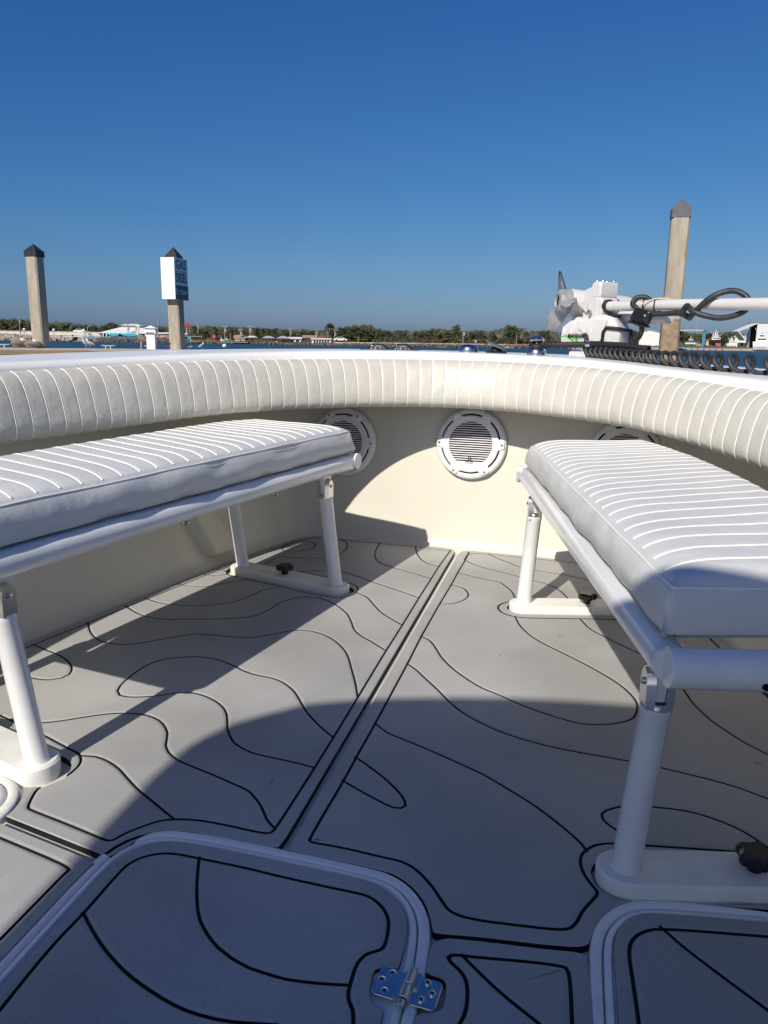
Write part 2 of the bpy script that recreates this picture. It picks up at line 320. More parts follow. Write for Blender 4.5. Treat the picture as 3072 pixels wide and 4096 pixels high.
TR = {
'port_grooves': [[(-0.924,1.608),(-0.879,1.59),(-0.824,1.57),(-0.773,1.54),(-0.739,1.508),(-0.723,1.476),(-0.727,1.453),(-0.747,1.437),(-0.777,1.433),(-0.823,1.44),(-0.87,1.453)],[(-0.886,1.787),(-0.837,1.727),(-0.793,1.689),(-0.755,1.672),(-0.71,1.672),(-0.675,1.686),(-0.635,1.723),(-0.594,1.762),(-0.556,1.79),(-0.514,1.796),(-0.471,1.797),(-0.404,1.805),(-0.387,1.818),(-0.352,1.85),(-0.324,1.877),(-0.301,1.894),(-0.263,1.897),(-0.219,1.879),(-0.181,1.848),(-0.145,1.805),(-0.117,1.757),(-0.085,1.682),(-0.056,1.612),(-0.031,1.543)],[(-0.857,1.935),(-0.804,1.898),(-0.751,1.874),(-0.7,1.869),(-0.65,1.882),(-0.569,1.907),(-0.51,1.931),(-0.47,1.954),(-0.45,1.992),(-0.438,2.04),(-0.429,2.098),(-0.404,2.146),(-0.368,2.168),(-0.324,2.166),(-0.276,2.134),(-0.239,2.098),(-0.203,2.049),(-0.173,1.987),(-0.152,1.939),(-0.123,1.902),(-0.086,1.87),(-0.033,1.82)],[(-0.841,2.017),(-0.785,1.994),(-0.732,1.988),(-0.671,1.994),(-0.623,2.017),(-0.586,2.044),(-0.567,2.066),(-0.544,2.125),(-0.528,2.194),(-0.5,2.224),(-0.479,2.241)],[(-0.814,2.171),(-0.77,2.166),(-0.718,2.178),(-0.673,2.229),(-0.649,2.259),(-0.619,2.285)],[(-0.786,2.292),(-0.748,2.294),(-0.713,2.314)],[(-0.768,2.359),(-0.734,2.358),(-0.714,2.323),(-0.686,2.304),(-0.65,2.297),(-0.616,2.293)],[(-0.028,1.354),(-0.056,1.379),(-0.088,1.411),(-0.12,1.448),(-0.148,1.489),(-0.176,1.529),(-0.202,1.555),(-0.23,1.575),(-0.259,1.586),(-0.29,1.59),(-0.325,1.6),(-0.362,1.614),(-0.354,1.616),(-0.401,1.64),(-0.444,1.652),(-0.484,1.651),(-0.512,1.641),(-0.549,1.618),(-0.571,1.583),(-0.578,1.539),(-0.578,1.495),(-0.573,1.454),(-0.564,1.428),(-0.546,1.409),(-0.524,1.407),(-0.492,1.416),(-0.454,1.435),(-0.431,1.453),(-0.395,1.463),(-0.362,1.456),(-0.328,1.439),(-0.3,1.417),(-0.277,1.387),(-0.25,1.333),(-0.236,1.311),(-0.21,1.281),(-0.191,1.268),(-0.191,1.27),(-0.164,1.258),(-0.128,1.252),(-0.078,1.247),(-0.031,1.239)],[(-0.683,1.241),(-0.633,1.253),(-0.598,1.271),(-0.56,1.299),(-0.525,1.322),(-0.497,1.334),(-0.465,1.341),(-0.436,1.34),(-0.404,1.328),(-0.379,1.308),(-0.359,1.284),(-0.348,1.262),(-0.338,1.24),(-0.318,1.216),(-0.288,1.196),(-0.249,1.182),(-0.199,1.166),(-0.155,1.15),(-0.153,1.156),(-0.122,1.138),(-0.099,1.12),(-0.076,1.096),(-0.055,1.067),(-0.032,1.046)],[(-0.473,1.162),(-0.443,1.166),(-0.411,1.157),(-0.377,1.139),(-0.343,1.114),(-0.305,1.087),(-0.269,1.066),(-0.234,1.045),(-0.203,1.027)],[(-0.655,2.685),(-0.662,2.735),(-0.645,2.799),(-0.61,2.818),(-0.57,2.803),(-0.546,2.765),(-0.544,2.719),(-0.561,2.681),(-0.591,2.654),(-0.623,2.65),(-0.655,2.685)],[(-0.474,2.879),(-0.444,2.841),(-0.423,2.781),(-0.416,2.712),(-0.438,2.628),(-0.478,2.593),(-0.544,2.578),(-0.614,2.575),(-0.631,2.535),(-0.635,2.467)],[(-0.492,2.418),(-0.451,2.439),(-0.405,2.448),(-0.341,2.455),(-0.277,2.417),(-0.241,2.393),(-0.166,2.345),(-0.076,2.288),(-0.032,2.257)],[(-0.314,2.867),(-0.299,2.743),(-0.279,2.664),(-0.248,2.605),(-0.21,2.572),(-0.126,2.523),(-0.031,2.467)],[(-0.165,2.86),(-0.148,2.788),(-0.12,2.712),(-0.086,2.653),(-0.031,2.615)],[(-0.23,2.25),(-0.195,2.223),(-0.159,2.168),(-0.123,2.109),(-0.088,2.067),(-0.031,2.011)],[(-0.724,2.355),(-0.682,2.317),(-0.611,2.28),(-0.479,2.241),(-0.393,2.208),(-0.31,2.19),(-0.271,2.188),(-0.242,2.218),(-0.236,2.262),(-0.243,2.296),(-0.262,2.326),(-0.309,2.35),(-0.411,2.394),(-0.492,2.418)]],
'port_border': [[(-0.031,2.615),(-0.025,2.843),(-0.165,2.86),(-0.313,2.862),(-0.458,2.864),(-0.608,2.854),(-0.627,2.826),(-0.703,2.537),(-0.72,2.457)],[(-0.025,2.843),(-0.031,2.615),(-0.031,2.467),(-0.032,2.257),(-0.031,2.011),(-0.032,1.817),(-0.03,1.539),(-0.029,1.351),(-0.029,1.239),(-0.031,1.043),(-0.035,1.031),(-0.069,1.031),(-0.072,1.032),(-0.102,1.034),(-0.162,1.036),(-0.205,1.027),(-0.227,1.015),(-0.245,0.994),(-0.261,0.972),(-0.268,0.954),(-0.275,0.948),(-0.294,0.952),(-0.367,0.97),(-0.451,0.988),(-0.46,0.993),(-0.48,1.042),(-0.475,1.054),(-0.463,1.071),(-0.455,1.092),(-0.454,1.125),(-0.462,1.147),(-0.48,1.167),(-0.499,1.174),(-0.497,1.173),(-0.529,1.185),(-0.592,1.211),(-0.683,1.241),(-0.734,1.258)]],
'port_outline': [[(0.005,2.88),(-0.486,2.912),(-0.639,2.922),(-0.656,2.888)],[(-0.935,1.579)],[(0.005,2.88),(-0.002,1.008),(-0.004,1.003),(-0.015,1.002)],[(-0.013,0.999),(-0.057,0.998),(-0.117,1.003),(-0.147,1.004),(-0.181,1.002),(-0.206,0.993),(-0.224,0.975),(-0.236,0.954),(-0.246,0.924),(-0.254,0.914),(-0.477,0.964)]],
'stbd_grooves': [[(0.123,2.833),(0.171,2.775),(0.21,2.737),(0.245,2.698),(0.298,2.672),(0.407,2.64),(0.514,2.585),(0.596,2.549)],[(0.049,2.724),(0.085,2.682),(0.125,2.65),(0.186,2.616),(0.251,2.578),(0.302,2.55),(0.357,2.511),(0.394,2.46),(0.429,2.364)],[(0.046,2.56),(0.104,2.53),(0.164,2.505),(0.198,2.49),(0.223,2.448),(0.245,2.402),(0.261,2.335)],[(0.045,2.417),(0.083,2.4),(0.108,2.354),(0.114,2.313),(0.102,2.268),(0.076,2.233),(0.04,2.218)],[(0.273,2.169),(0.29,2.105),(0.321,2.037),(0.358,1.986),(0.418,1.924),(0.466,1.874),(0.511,1.821),(0.547,1.77),(0.569,1.723),(0.579,1.684),(0.578,1.651),(0.569,1.61),(0.551,1.586),(0.523,1.566),(0.49,1.553),(0.457,1.549),(0.417,1.56),(0.372,1.579),(0.325,1.605),(0.279,1.638),(0.234,1.666),(0.19,1.709),(0.15,1.758),(0.116,1.812),(0.096,1.856),(0.074,1.903),(0.056,1.928),(0.037,1.942)],[(0.039,1.752),(0.066,1.724),(0.093,1.687),(0.136,1.629),(0.18,1.564),(0.215,1.525),(0.255,1.494),(0.295,1.469),(0.345,1.449),(0.394,1.436),(0.456,1.427),(0.544,1.419),(0.594,1.412),(0.647,1.401),(0.702,1.387),(0.74,1.373),(0.778,1.352)],[(0.038,1.434),(0.072,1.403),(0.099,1.39),(0.155,1.364),(0.227,1.327),(0.278,1.299),(0.313,1.274),(0.344,1.25),(0.374,1.226),(0.402,1.199),(0.429,1.17),(0.455,1.138),(0.464,1.121)],[(0.036,1.293),(0.061,1.275),(0.101,1.242),(0.138,1.205),(0.157,1.178),(0.161,1.164),(0.155,1.155),(0.141,1.154),(0.11,1.168),(0.068,1.191),(0.036,1.21)],[(0.46,2.197),(0.486,2.128),(0.52,2.081),(0.568,2.022),(0.631,1.951),(0.665,1.869),(0.689,1.787),(0.703,1.71),(0.727,1.642),(0.751,1.598),(0.78,1.554),(0.814,1.518)],[(0.838,1.888),(0.866,1.819),(0.88,1.759),(0.892,1.669)],[(0.746,1.203),(0.727,1.228),(0.704,1.248),(0.669,1.266),(0.631,1.275),(0.592,1.274),(0.564,1.27),(0.521,1.258),(0.499,1.242),(0.49,1.228),(0.492,1.212),(0.502,1.198),(0.517,1.184),(0.531,1.169),(0.548,1.158),(0.557,1.158)],[(0.588,2.224),(0.46,2.197),(0.368,2.179),(0.271,2.166),(0.241,2.185),(0.224,2.213),(0.221,2.249),(0.232,2.288),(0.261,2.332)]],
'stbd_border': [[(0.047,2.835),(0.049,2.728),(0.045,2.563),(0.045,2.417),(0.04,2.218),(0.037,1.942),(0.039,1.752),(0.038,1.434),(0.036,1.293),(0.036,1.21),(0.031,1.033),(0.036,1.028),(0.086,1.029),(0.087,1.024),(0.16,1.022),(0.185,1.021),(0.206,1.012),(0.225,0.996),(0.245,0.974),(0.26,0.949),(0.273,0.925),(0.28,0.92),(0.303,0.922),(0.346,0.927),(0.396,0.934),(0.438,0.938),(0.443,0.943),(0.452,0.972),(0.464,0.996),(0.482,1.024),(0.48,1.031),(0.47,1.042),(0.46,1.061),(0.454,1.084),(0.455,1.106),(0.463,1.122),(0.477,1.139),(0.5,1.15),(0.552,1.158),(0.647,1.173),(0.743,1.187)],[(0.049,2.728),(0.047,2.835),(0.128,2.837),(0.166,2.826),(0.316,2.818),(0.474,2.799),(0.575,2.786)]],
'stbd_outline': [[(0.016,2.871),(0.163,2.859),(0.315,2.848),(0.474,2.832)],[(0.016,2.871),(0.004,1.003)],[(0.007,0.999),(0.168,0.993),(0.193,0.984),(0.22,0.964),(0.241,0.938),(0.253,0.908),(0.257,0.892),(0.261,0.886),(0.315,0.896),(0.408,0.905),(0.463,0.914),(0.468,0.938),(0.478,0.965),(0.493,0.99),(0.516,1.012),(0.541,1.025),(0.578,1.033),(0.713,1.049)]],
'fwdhatch_pad': [[(-0.246,0.671),(-0.246,0.766),(-0.237,0.891),(-0.232,0.924),(-0.218,0.948),(-0.198,0.964),(-0.169,0.974),(-0.103,0.975),(-0.002,0.97),(0.081,0.966),(0.14,0.963),(0.165,0.956),(0.186,0.944),(0.203,0.928),(0.216,0.91),(0.223,0.891),(0.226,0.872),(0.228,0.846),(0.228,0.821),(0.227,0.815),(0.224,0.811),(0.202,0.81),(0.198,0.802),(0.202,0.767),(0.206,0.759),(0.212,0.755),(0.229,0.755),(0.234,0.751),(0.234,0.732)]],
'hatch_inner': [[(-0.229,0.651),(-0.221,0.732),(-0.216,0.797),(-0.216,0.877),(-0.214,0.905),(-0.203,0.924),(-0.183,0.939),(-0.159,0.946),(-0.116,0.945),(-0.033,0.943),(0.011,0.939),(0.091,0.935),(0.137,0.934),(0.158,0.932),(0.176,0.921),(0.19,0.906),(0.198,0.888),(0.201,0.866),(0.202,0.848),(0.2,0.841),(0.194,0.836),(0.183,0.829),(0.176,0.816),(0.174,0.801),(0.175,0.781),(0.176,0.763),(0.181,0.75),(0.19,0.74),(0.202,0.732),(0.211,0.726)]],
'hatch_grooves': [[(-0.116,0.945),(-0.094,0.895),(-0.073,0.855),(-0.056,0.829),(-0.034,0.807),(-0.008,0.788),(0.017,0.776),(0.043,0.768),(0.066,0.765),(0.097,0.763),(0.136,0.767),(0.174,0.774)],[(-0.216,0.798),(-0.185,0.773),(-0.148,0.747),(-0.103,0.722),(-0.06,0.705),(-0.02,0.693),(0.015,0.688),(0.056,0.689),(0.107,0.698)]],
'hatch_lid': [[(-0.254,0.682),(-0.256,0.779),(-0.25,0.895),(-0.245,0.931),(-0.23,0.959),(-0.205,0.977),(-0.175,0.986),(-0.11,0.989),(-0.006,0.983),(0.076,0.979),(0.149,0.976),(0.174,0.969),(0.195,0.954),(0.218,0.932),(0.23,0.908),(0.238,0.886),(0.242,0.86),(0.246,0.822),(0.255,0.738)]],
'mid_pad': [[(0.259,0.882),(0.256,0.876),(0.261,0.822),(0.266,0.817),(0.285,0.815),(0.291,0.808),(0.293,0.777),(0.291,0.768),(0.28,0.762),(0.264,0.758),(0.262,0.749),(0.262,0.74)],[(0.259,0.882),(0.349,0.892),(0.409,0.896),(0.459,0.903),(0.463,0.898),(0.47,0.794)]],
'mid_inner': [[(0.315,0.754),(0.32,0.773),(0.319,0.796),(0.315,0.818),(0.306,0.832),(0.29,0.844),(0.286,0.849),(0.29,0.857),(0.308,0.859),(0.32,0.86),(0.387,0.87),(0.432,0.874),(0.44,0.869),(0.444,0.787)]],
'mid_grooves': [[(0.304,0.858),(0.324,0.84),(0.323,0.838),(0.359,0.811),(0.407,0.778)]],
'pc_outline': [[(-0.468,0.95),(-0.253,0.904),(-0.255,0.894),(-0.272,0.703)]],
'pc_inner': [[(-0.452,0.918),(-0.286,0.886),(-0.283,0.877),(-0.294,0.729)]],
'aft_pad': [[(0.707,1.023),(0.551,1.002),(0.527,0.991),(0.507,0.969),(0.495,0.942),(0.491,0.919),(0.493,0.871),(0.494,0.8)]],
'aft_inner': [[(0.701,0.995),(0.56,0.974),(0.536,0.961),(0.521,0.943),(0.515,0.919),(0.517,0.878),(0.52,0.807)]],
'aft_grooves': [[(0.562,0.975),(0.591,0.942),(0.628,0.907),(0.673,0.866)]],
'aft_lid': [[(0.71,1.036),(0.577,1.018),(0.542,1.01),(0.518,0.996),(0.497,0.97),(0.484,0.942),(0.477,0.918),(0.476,0.881),(0.48,0.796)]],
'circle': [[(-0.577,1.069),(-0.554,1.065),(-0.526,1.049),(-0.502,1.029),(-0.488,1.009),(-0.48,0.988),(-0.474,0.963)]],
'hinge': [[(0.203,0.801),(0.236,0.808),(0.243,0.764),(0.212,0.761)],[(0.252,0.806),(0.287,0.812),(0.288,0.766),(0.259,0.764)],[(0.245,0.814),(0.249,0.758)]],
'plates': [[(-0.695,1.211),(-0.644,1.196),(-0.516,1.145),(-0.503,1.132),(-0.491,1.102),(-0.509,1.077),(-0.61,1.108)],[(-0.716,2.4),(-0.705,2.468),(-0.304,2.333),(-0.28,2.312),(-0.261,2.246),(-0.28,2.215),(-0.674,2.34)],[(0.248,2.28),(0.264,2.325),(0.49,2.386),(0.583,2.397),(0.572,2.269),(0.278,2.199),(0.252,2.221)],[(0.484,1.105),(0.488,1.119),(0.501,1.133),(0.739,1.171),(0.722,1.09),(0.518,1.049),(0.501,1.052),(0.486,1.064)]],
'shadow': [[(-0.297,0.918),(-0.307,1.131),(-0.298,1.227),(-0.269,1.296),(-0.212,1.36)],[(-0.25,1.322),(-0.145,1.426),(0.019,1.499),(0.284,1.58),(0.559,1.615)]],
}
# ================================================================== BOAT
boat = empty('boat', (0, 1, -.05), 0, 'white open boat bow with grey foam floor and cream padded rim', 'boat')
BINV = Matrix.Translation((0, -1, .05))
def bpart(o):
    o.parent = boat; o.matrix_parent_inverse = BINV; return o

# ---- rim curve (inner edge of the gunwale in plan): half ellipse, then straight aft
A0, B0, YC = 1.14, 2.05, .76
TH = [-90, -63, -54, -43, -30, -14, 3, 20, 36, 49, 53, 90]
ZIN = [.700, .7133, .7221, .735, .7443, .750, .7456, .7347, .7112, .6994, .695, .675]
ZBT = [.676, .6911, .6985, .7122, .7171, .7207, .7214, .7122, .6942, .6717, .666, .650]
ZBB = [.500, .5177, .521, .5433, .5472, .5515, .5506, .540, .5314, .499, .487, .462]
AFT = 1.36
_sm = {}
def zcurve(tab, th):
    k = id(tab)
    if k not in _sm:
        dens = [interp(TH, tab, -90+i) for i in range(181)]
        for _ in range(40): dens = [dens[0]]+[(dens[i-1]+2*dens[i]+dens[i+1])/4 for i in range(1, 180)]+[dens[-1]]
        _sm[k] = dens
    t = min(179.999, max(0, th+90)); i = int(t); return lerp(_sm[k][i], _sm[k][i+1], t-i)
def _dense():
    P = [(-90, Vector((-A0, YC-AFT+AFT*i/200)), Vector((-1, 0))) for i in range(200)]
    for i in range(2001):
        th = -90+180*i/2000; p = Vector((A0*math.sin(R(th)), YC+B0*math.cos(R(th)))); P.append((th, p, Vector((p.x/A0**2, (p.y-YC)/B0**2)).normalized()))
    P += [(90, Vector((A0, YC-AFT*i/200)), Vector((1, 0))) for i in range(1, 201)]
    s = 0; out = []
    for i, q in enumerate(P):
        if i: s += (q[1]-P[i-1][1]).length
        out.append((s, *q))
    return out
DENSE = _dense(); RIML = DENSE[-1][0]
def rim_points(S_):
    out = []; k = 0
    for s in S_:
        while k < len(DENSE)-2 and DENSE[k+1][0] < s: k += 1
        a = DENSE[k]; b = DENSE[k+1]; t = (s-a[0])/max(1e-9, b[0]-a[0]); t = min(1, max(0, t))
        out.append((lerp(a[1], b[1], t), a[2].lerp(b[2], t), a[3].lerp(b[3], t).normalized(), s))
    return out
FL = .0495
def rim_samples(step):
    if step == 'flute':
        return rim_points([(q+f)*FL for q in range(int(RIML/FL)) for f in (0, .05, .13, .3, .5, .7, .87, .95)])
    n = int(RIML/step); return rim_points([RIML*i/n for i in range(n+1)])

def sweep_rim(prof, step, name, m, closed=False, smooth=True, sharp=40):
    """prof(th, s) -> list of (outward offset, z)"""
    sm = rim_samples(step); vs = []; fs = []
    for th, p, nn, s in sm:
        pr = prof(th, s)
        for o, z in pr: vs.append((p.x+nn.x*o, p.y+nn.y*o, z))
    n = len(pr)
    for i in range(len(sm)-1):
        for k in range(n if closed else n-1):
            fs.append((i*n+k, i*n+(k+1) % n, (i+1)*n+(k+1) % n, (i+1)*n+k))
    return meshobj(name, vs, fs, m, None, smooth, None, sharp)

GW = .45
def gun_prof(th, s):
    z = zcurve(ZIN, th)
    return [(GW+.0, -.62), (GW+.035, z-.30), (GW+.055, z-.075), (GW+.055, z-.03), (GW+.045, z-.012), (GW+.02, z-.001), (GW-.01, z+.001),
            (.05, z+.001), (.028, z), (.014, z-.003), (.005, z-.009), (0, z-.018), (0, z-.06), (.03, z-.066), (GW-.02, z-.066)]
g_ = bpart(sweep_rim(gun_prof, .05, 'gunwale', M['gel_white']))
tag(g_, 'white gunwale cap around the bow')

# ---- padded bolster, fluted
def bol_prof(th, s):
    zt = zcurve(ZBT, th); zb = zcurve(ZBB, th); H = zt-zb
    ph = (s/FL) % 1
    if ph > .999: ph = 0
    puff = 1-abs(2*ph-1)**8            # 0 at the seams
    out = []
    for o, f, k in ((.012, 0, 0), (-.004, 0.0, .25), (-.018, .02, .6), (-.032, .07, .9), (-.045, .15, 1), (-.056, .27, 1), (-.065, .42, 1), (-.072, .58, 1),
                    (-.076, .73, 1), (-.0765, .85, .95), (-.071, .93, .8), (-.056, .98, .5), (-.03, 1.0, .25), (.0, .99, 0), (.03, .97, 0)):
        z = zt-f*H; wob = .0016*noise.noise((s*9, f*3, 1))+.0022*noise.noise((s*2.2, f*1.5, 5))
        out.append((o-.0017*puff*k-wob*k, z))
    return out
bolster = sweep_rim(bol_prof, 'flute', 'backrest_bolster', M['vinyl_cream'], sharp=180)
tag(bolster, 'cream fluted vinyl bolster cushion curving around the bow under the gunwale', 'cushion')
pm = MB()
for th, p, nn, s in rim_points([q*FL for q in range(1, int(RIML/FL))]):
    pr = bol_prof(th, s)
    pm.tube([(p.x+nn.x*(o+.0002), p.y+nn.y*(o+.0002), z) for o, z in pr[1:13]], .0019, 6, cap=False)
pm.build('piping', M['piping'], bolster, smooth=True)

# ---- interior liner (walls)
half = [(-1.13, -.62), (-1.10, .5), (-.975, 1.6), (-.795, 2.44), (-.672, 2.86), (-.60, 2.922), (-.2, 2.893), (.2, 2.864), (.60, 2.825), (.70, 2.76), (.80, 2.44), (.975, 1.6), (1.10, .5), (1.13, -.62)]
LP = chaikin(half, 3)
LP = [v for v in dedupe(LP, .004)]
def liner_ring(off, lean, z):
    out = []
    for i, p in enumerate(LP):
        a = LP[max(0, i-1)]; b = LP[min(len(LP)-1, i+1)]; t = (b-a).normalized(); nn = Vector((-t.y, t.x))
        side = abs(nn.x); d = off+lean*(.25*side+.10*(1-side))
        out.append((p.x+nn.x*d, p.y+nn.y*d, z))
    return out
rings = [liner_ring(-.035, 0, -.013), liner_ring(-.014, 0, -.011), liner_ring(0, .0, .002), liner_ring(.008, .01, .012), liner_ring(.012, .03, .03), liner_ring(.012, .15, .15), liner_ring(.012, .3, .3), liner_ring(.012, .45, .45), liner_ring(.012, .69, .69)]
vs = [v for r_ in rings for v in r_]; n = len(LP)
fs = [(k*n+i, k*n+i+1, (k+1)*n+i+1, (k+1)*n+i) for k in range(len(rings)-1) for i in range(n-1)]
lin = bpart(meshobj('liner_wall', vs, fs, M['gel_cream'], None, True))
# floor base under the foam
fl = [(p.x*.99, p.y) for p in LP]
bpart(MB().prism([(x, y) for x, y in fl], -.05, -.013).build('deck_floor', M['gel_cream']))

# leaning fibreglass strut on the port wall
def wall_x(y, z, sgn=-1):
    ys = [-.62, .5, 1.6, 2.44, 2.86]; xs = [1.13, 1.10, .975, .795, .672]
    return sgn*(interp(ys, xs, y)+.012+.24*z)
mb = MB()
y0, y1 = 2.36, 2.49
ring = []
for z, dy in ((.03, .03), (.05, .022), (.20, -.04), (.36, -.12), (.40, -.14)):
    a = .050 if z > .03 else .034
    ring.append([(wall_x(y0+dy, z)-.03, y0+dy, z), (wall_x(y0+dy, z)+a, y0+dy+.01, z), (wall_x(y1+dy, z)+a, y1+dy-.015, z), (wall_x(y1+dy, z)-.03, y1+dy, z)])
vs = [v for r_ in ring for v in r_]
fs = [(k*4+i, k*4+(i+1) % 4, (k+1)*4+(i+1) % 4, (k+1)*4+i) for k in range(4) for i in range(4)]+[(0, 1, 2, 3), (16, 17, 18, 19)]
o = bpart(meshobj('wall_strut', vs, fs, M['gel_cream'])); bv = o.modifiers.new('b', 'BEVEL'); bv.width = .008; bv.segments = 3
# dark bracket plate on the starboard wall, with two bolt holes
mb = MB(); 
def wallbox(mb, y0, y1, z0, z1, d0, d1, sgn, mi=0):
    vs = []
    for d in (d0, d1):
        for (y, z) in ((y0, z0), (y1, z0), (y1, z1), (y0, z1)): vs.append((wall_x(y, z, sgn)-sgn*d, y, z))
    mb.add(vs, [(0, 1, 2, 3), (7, 6, 5, 4), (0, 4, 5, 1), (1, 5, 6, 2), (2, 6, 7, 3), (3, 7, 4, 0)], mi)
wallbox(mb, 1.60, 1.78, .47, .53, -.01, .012, 1)
for yy in (1.66, 1.74): wallbox(mb, yy-.006, yy+.006, .50, .512, .010, .0135, 1, 1)
bpart(mb.build('wall_bracket', [M['steel_grey'], M['dark']]))

# ---- foam mats with routed grooves
def cutter(path, w=1.0, closed=False, depth=.0052):
    P = dedupe(path, .004)
    prof = [(-.0145*w, .003), (.0145*w, .003), (.0088*w, -.00005), (.0031*w, -.0014), (.0026*w, -depth), (-.0026*w, -depth), (-.0031*w, -.0014), (-.0088*w, -.00005)]
    vs = []; N = len(P); n = len(prof)
    for i in range(N):
        a = P[max(0, i-1)]; b = P[min(N-1, i+1)]
        if closed: a = P[i-1]; b = P[(i+1) % N]
        t = (b-a).normalized(); nn = Vector((-t.y, t.x))
        e1 = (P[i]-a).normalized() if (P[i]-a).length > 1e-6 else t
        k = 1/max(.6, abs(nn.dot(Vector((-e1.y, e1.x)))))
        for o, z in prof: vs.append((P[i].x+nn.x*o*k, P[i].y+nn.y*o*k, z))
    fs = []; fm = []
    for i in range(N if closed else N-1):
        j = (i+1) % N
        for k in range(n):
            fs.append((i*n+k, i*n+(k+1) % n, j*n+(k+1) % n, j*n+k)); fm.append(0 if k in (0, 1, 2, 6, 7) else 1)
    if not closed:
        fs += [tuple(range(n-1, -1, -1)), tuple((N-1)*n+k for k in range(n))]; fm += [1, 1]
    return vs, fs, fm
def nozig(P):
    P = [Vector(p) for p in P]; ch = True
    while ch:
        ch = False
        for i in range(1, len(P)-1):
            a = P[i]-P[i-1]; b = P[i+1]-P[i]
            if a.length < .006 or (a.length > 1e-6 and b.length > 1e-6 and a.angle(b) > R(100)): P.pop(i); ch = True; break
    return P
def extend(P, d=.004):
    P = [Vector(p) for p in P]
    a = (P[0]-P[1]).normalized()*d; b = (P[-1]-P[-2]).normalized()*d
    return [P[0]+a]+P[1:-1]+[P[-1]+b]
def apply_bool(o, cut, lim):
    for sol, self_ in (('MANIFOLD', False), ('EXACT', False), ('EXACT', True)):
        md = o.modifiers.new('cut', 'BOOLEAN'); md.operation = 'DIFFERENCE'; md.object = cut; md.solver = sol
        if sol == 'EXACT': md.use_self = self_; md.material_mode = 'INDEX'
        dg = bpy.context.evaluated_depsgraph_get(); ev = o.evaluated_get(dg)
        me = bpy.data.meshes.new_from_object(ev, preserve_all_data_layers=False, depsgraph=dg)
        o.modifiers.clear()
        bm = bmesh.new(); bm.from_mesh(me); v1 = bm.calc_volume(); bm.free()
        bm = bmesh.new(); bm.from_mesh(o.data); v0 = bm.calc_volume(); bm.free()
        if 0 < len(me.polygons)-len(o.data.polygons) < lim and .5*v0 < v1 < v0*1.001:
            o.data = me; bpy.data.objects.remove(cut); return True
    bpy.data.objects.remove(cut)
    return False
def foam_mat(outline, curves, borders=(), closed_curves=(), holes=(), top=0.0):
    P = dedupe(chaikin(outline, 2, True), .003)
    if (P[0]-P[-1]).length < .003: P.pop()
    P = [(p.x, p.y) for p in P]
    i1 = inset(P, .0016)
    vs = [(x, y, -.013) for x, y in P]+[(x, y, -.0016) for x, y in P]+[(x, y, 0) for x, y in i1]
    n = len(P); fs = []; fm = []
    for k in range(n): fs.append((k, (k+1) % n, n+(k+1) % n, n+k)); fm.append(1)
    for k in range(n): fs.append((n+k, n+(k+1) % n, 2*n+(k+1) % n, 2*n+k)); fm.append(0)
    fs += [tuple(range(n-1, -1, -1)), tuple(2*n+k for k in range(n))]; fm += [1, 0]
    o = meshobj('foam_mat', vs, fs, [M['foam'], M['foam_black']], None, False, fm)
    jobs = []
    for h in holes:
        m_ = MB(); m_.prism(h, -.02, .02); jobs.append((m_.v, m_.f, [1]*len(m_.f)))
    for c in borders:
        Q = dedupe(chaikin(nozig(c), 2), .004); k = 0
        while k < len(Q)-1:
            seg = Q[k:k+22]
            if len(Q)-(k+21) < 4: seg = Q[k:]
            jobs.append(cutter(extend(seg, .003), .85, depth=.0052-.00003*len(jobs))); k += len(seg)-1
    for c in closed_curves: jobs.append(cutter(c, 1.0, True))
    for c in curves: jobs.append(cutter(extend(catmull(nozig(c), .014)), .80, depth=.0050-.00003*len(jobs)))
    for q, (v, f, m_) in enumerate(jobs):
        c = meshobj('cut', v, f, [M['foam'], M['foam_black']], None, False, m_)
        if not apply_bool(o, c, len(f)*2+150): print('bool failed', q, len(v))
    if top: 
        for v in o.data.vertices: v.co.z += top
    return o
def stadium(a, b, w, n=10, ext=0):
    a = Vector(a); b = Vector(b); t = (b-a).normalized(); nn = Vector((-t.y, t.x)); a = a-t*ext; b = b+t*ext; out = []
    for k in range(n+1):
        an = PI*k/n; out.append(b+nn*(w*math.cos(an))+t*(w*math.sin(an)))
    for k in range(n+1):
        an = PI*k/n; out.append(a-nn*(w*math.cos(an))-t*(w*math.sin(an)))
    return [(p.x, p.y) for p in out]
def circle(c, r, n=48): return [(c[0]+r*math.cos(2*PI*k/n), c[1]+r*math.sin(2*PI*k/n)) for k in range(n)]

PLATES = dict(pb=((-.302, 2.250), (-.672, 2.362)), pa=((-.523, 1.098), (-.90, 1.215)), sb=((.291, 2.242), (.66, 2.330)), sa=((.518, 1.066), (.89, 1.150)))
PW = .043
DRAIN = (-.577, .967)
wall_port = [(-1.085, .72), (-.952, 1.6), (-.772, 2.44), (-.655, 2.84), (-.600, 2.905)]
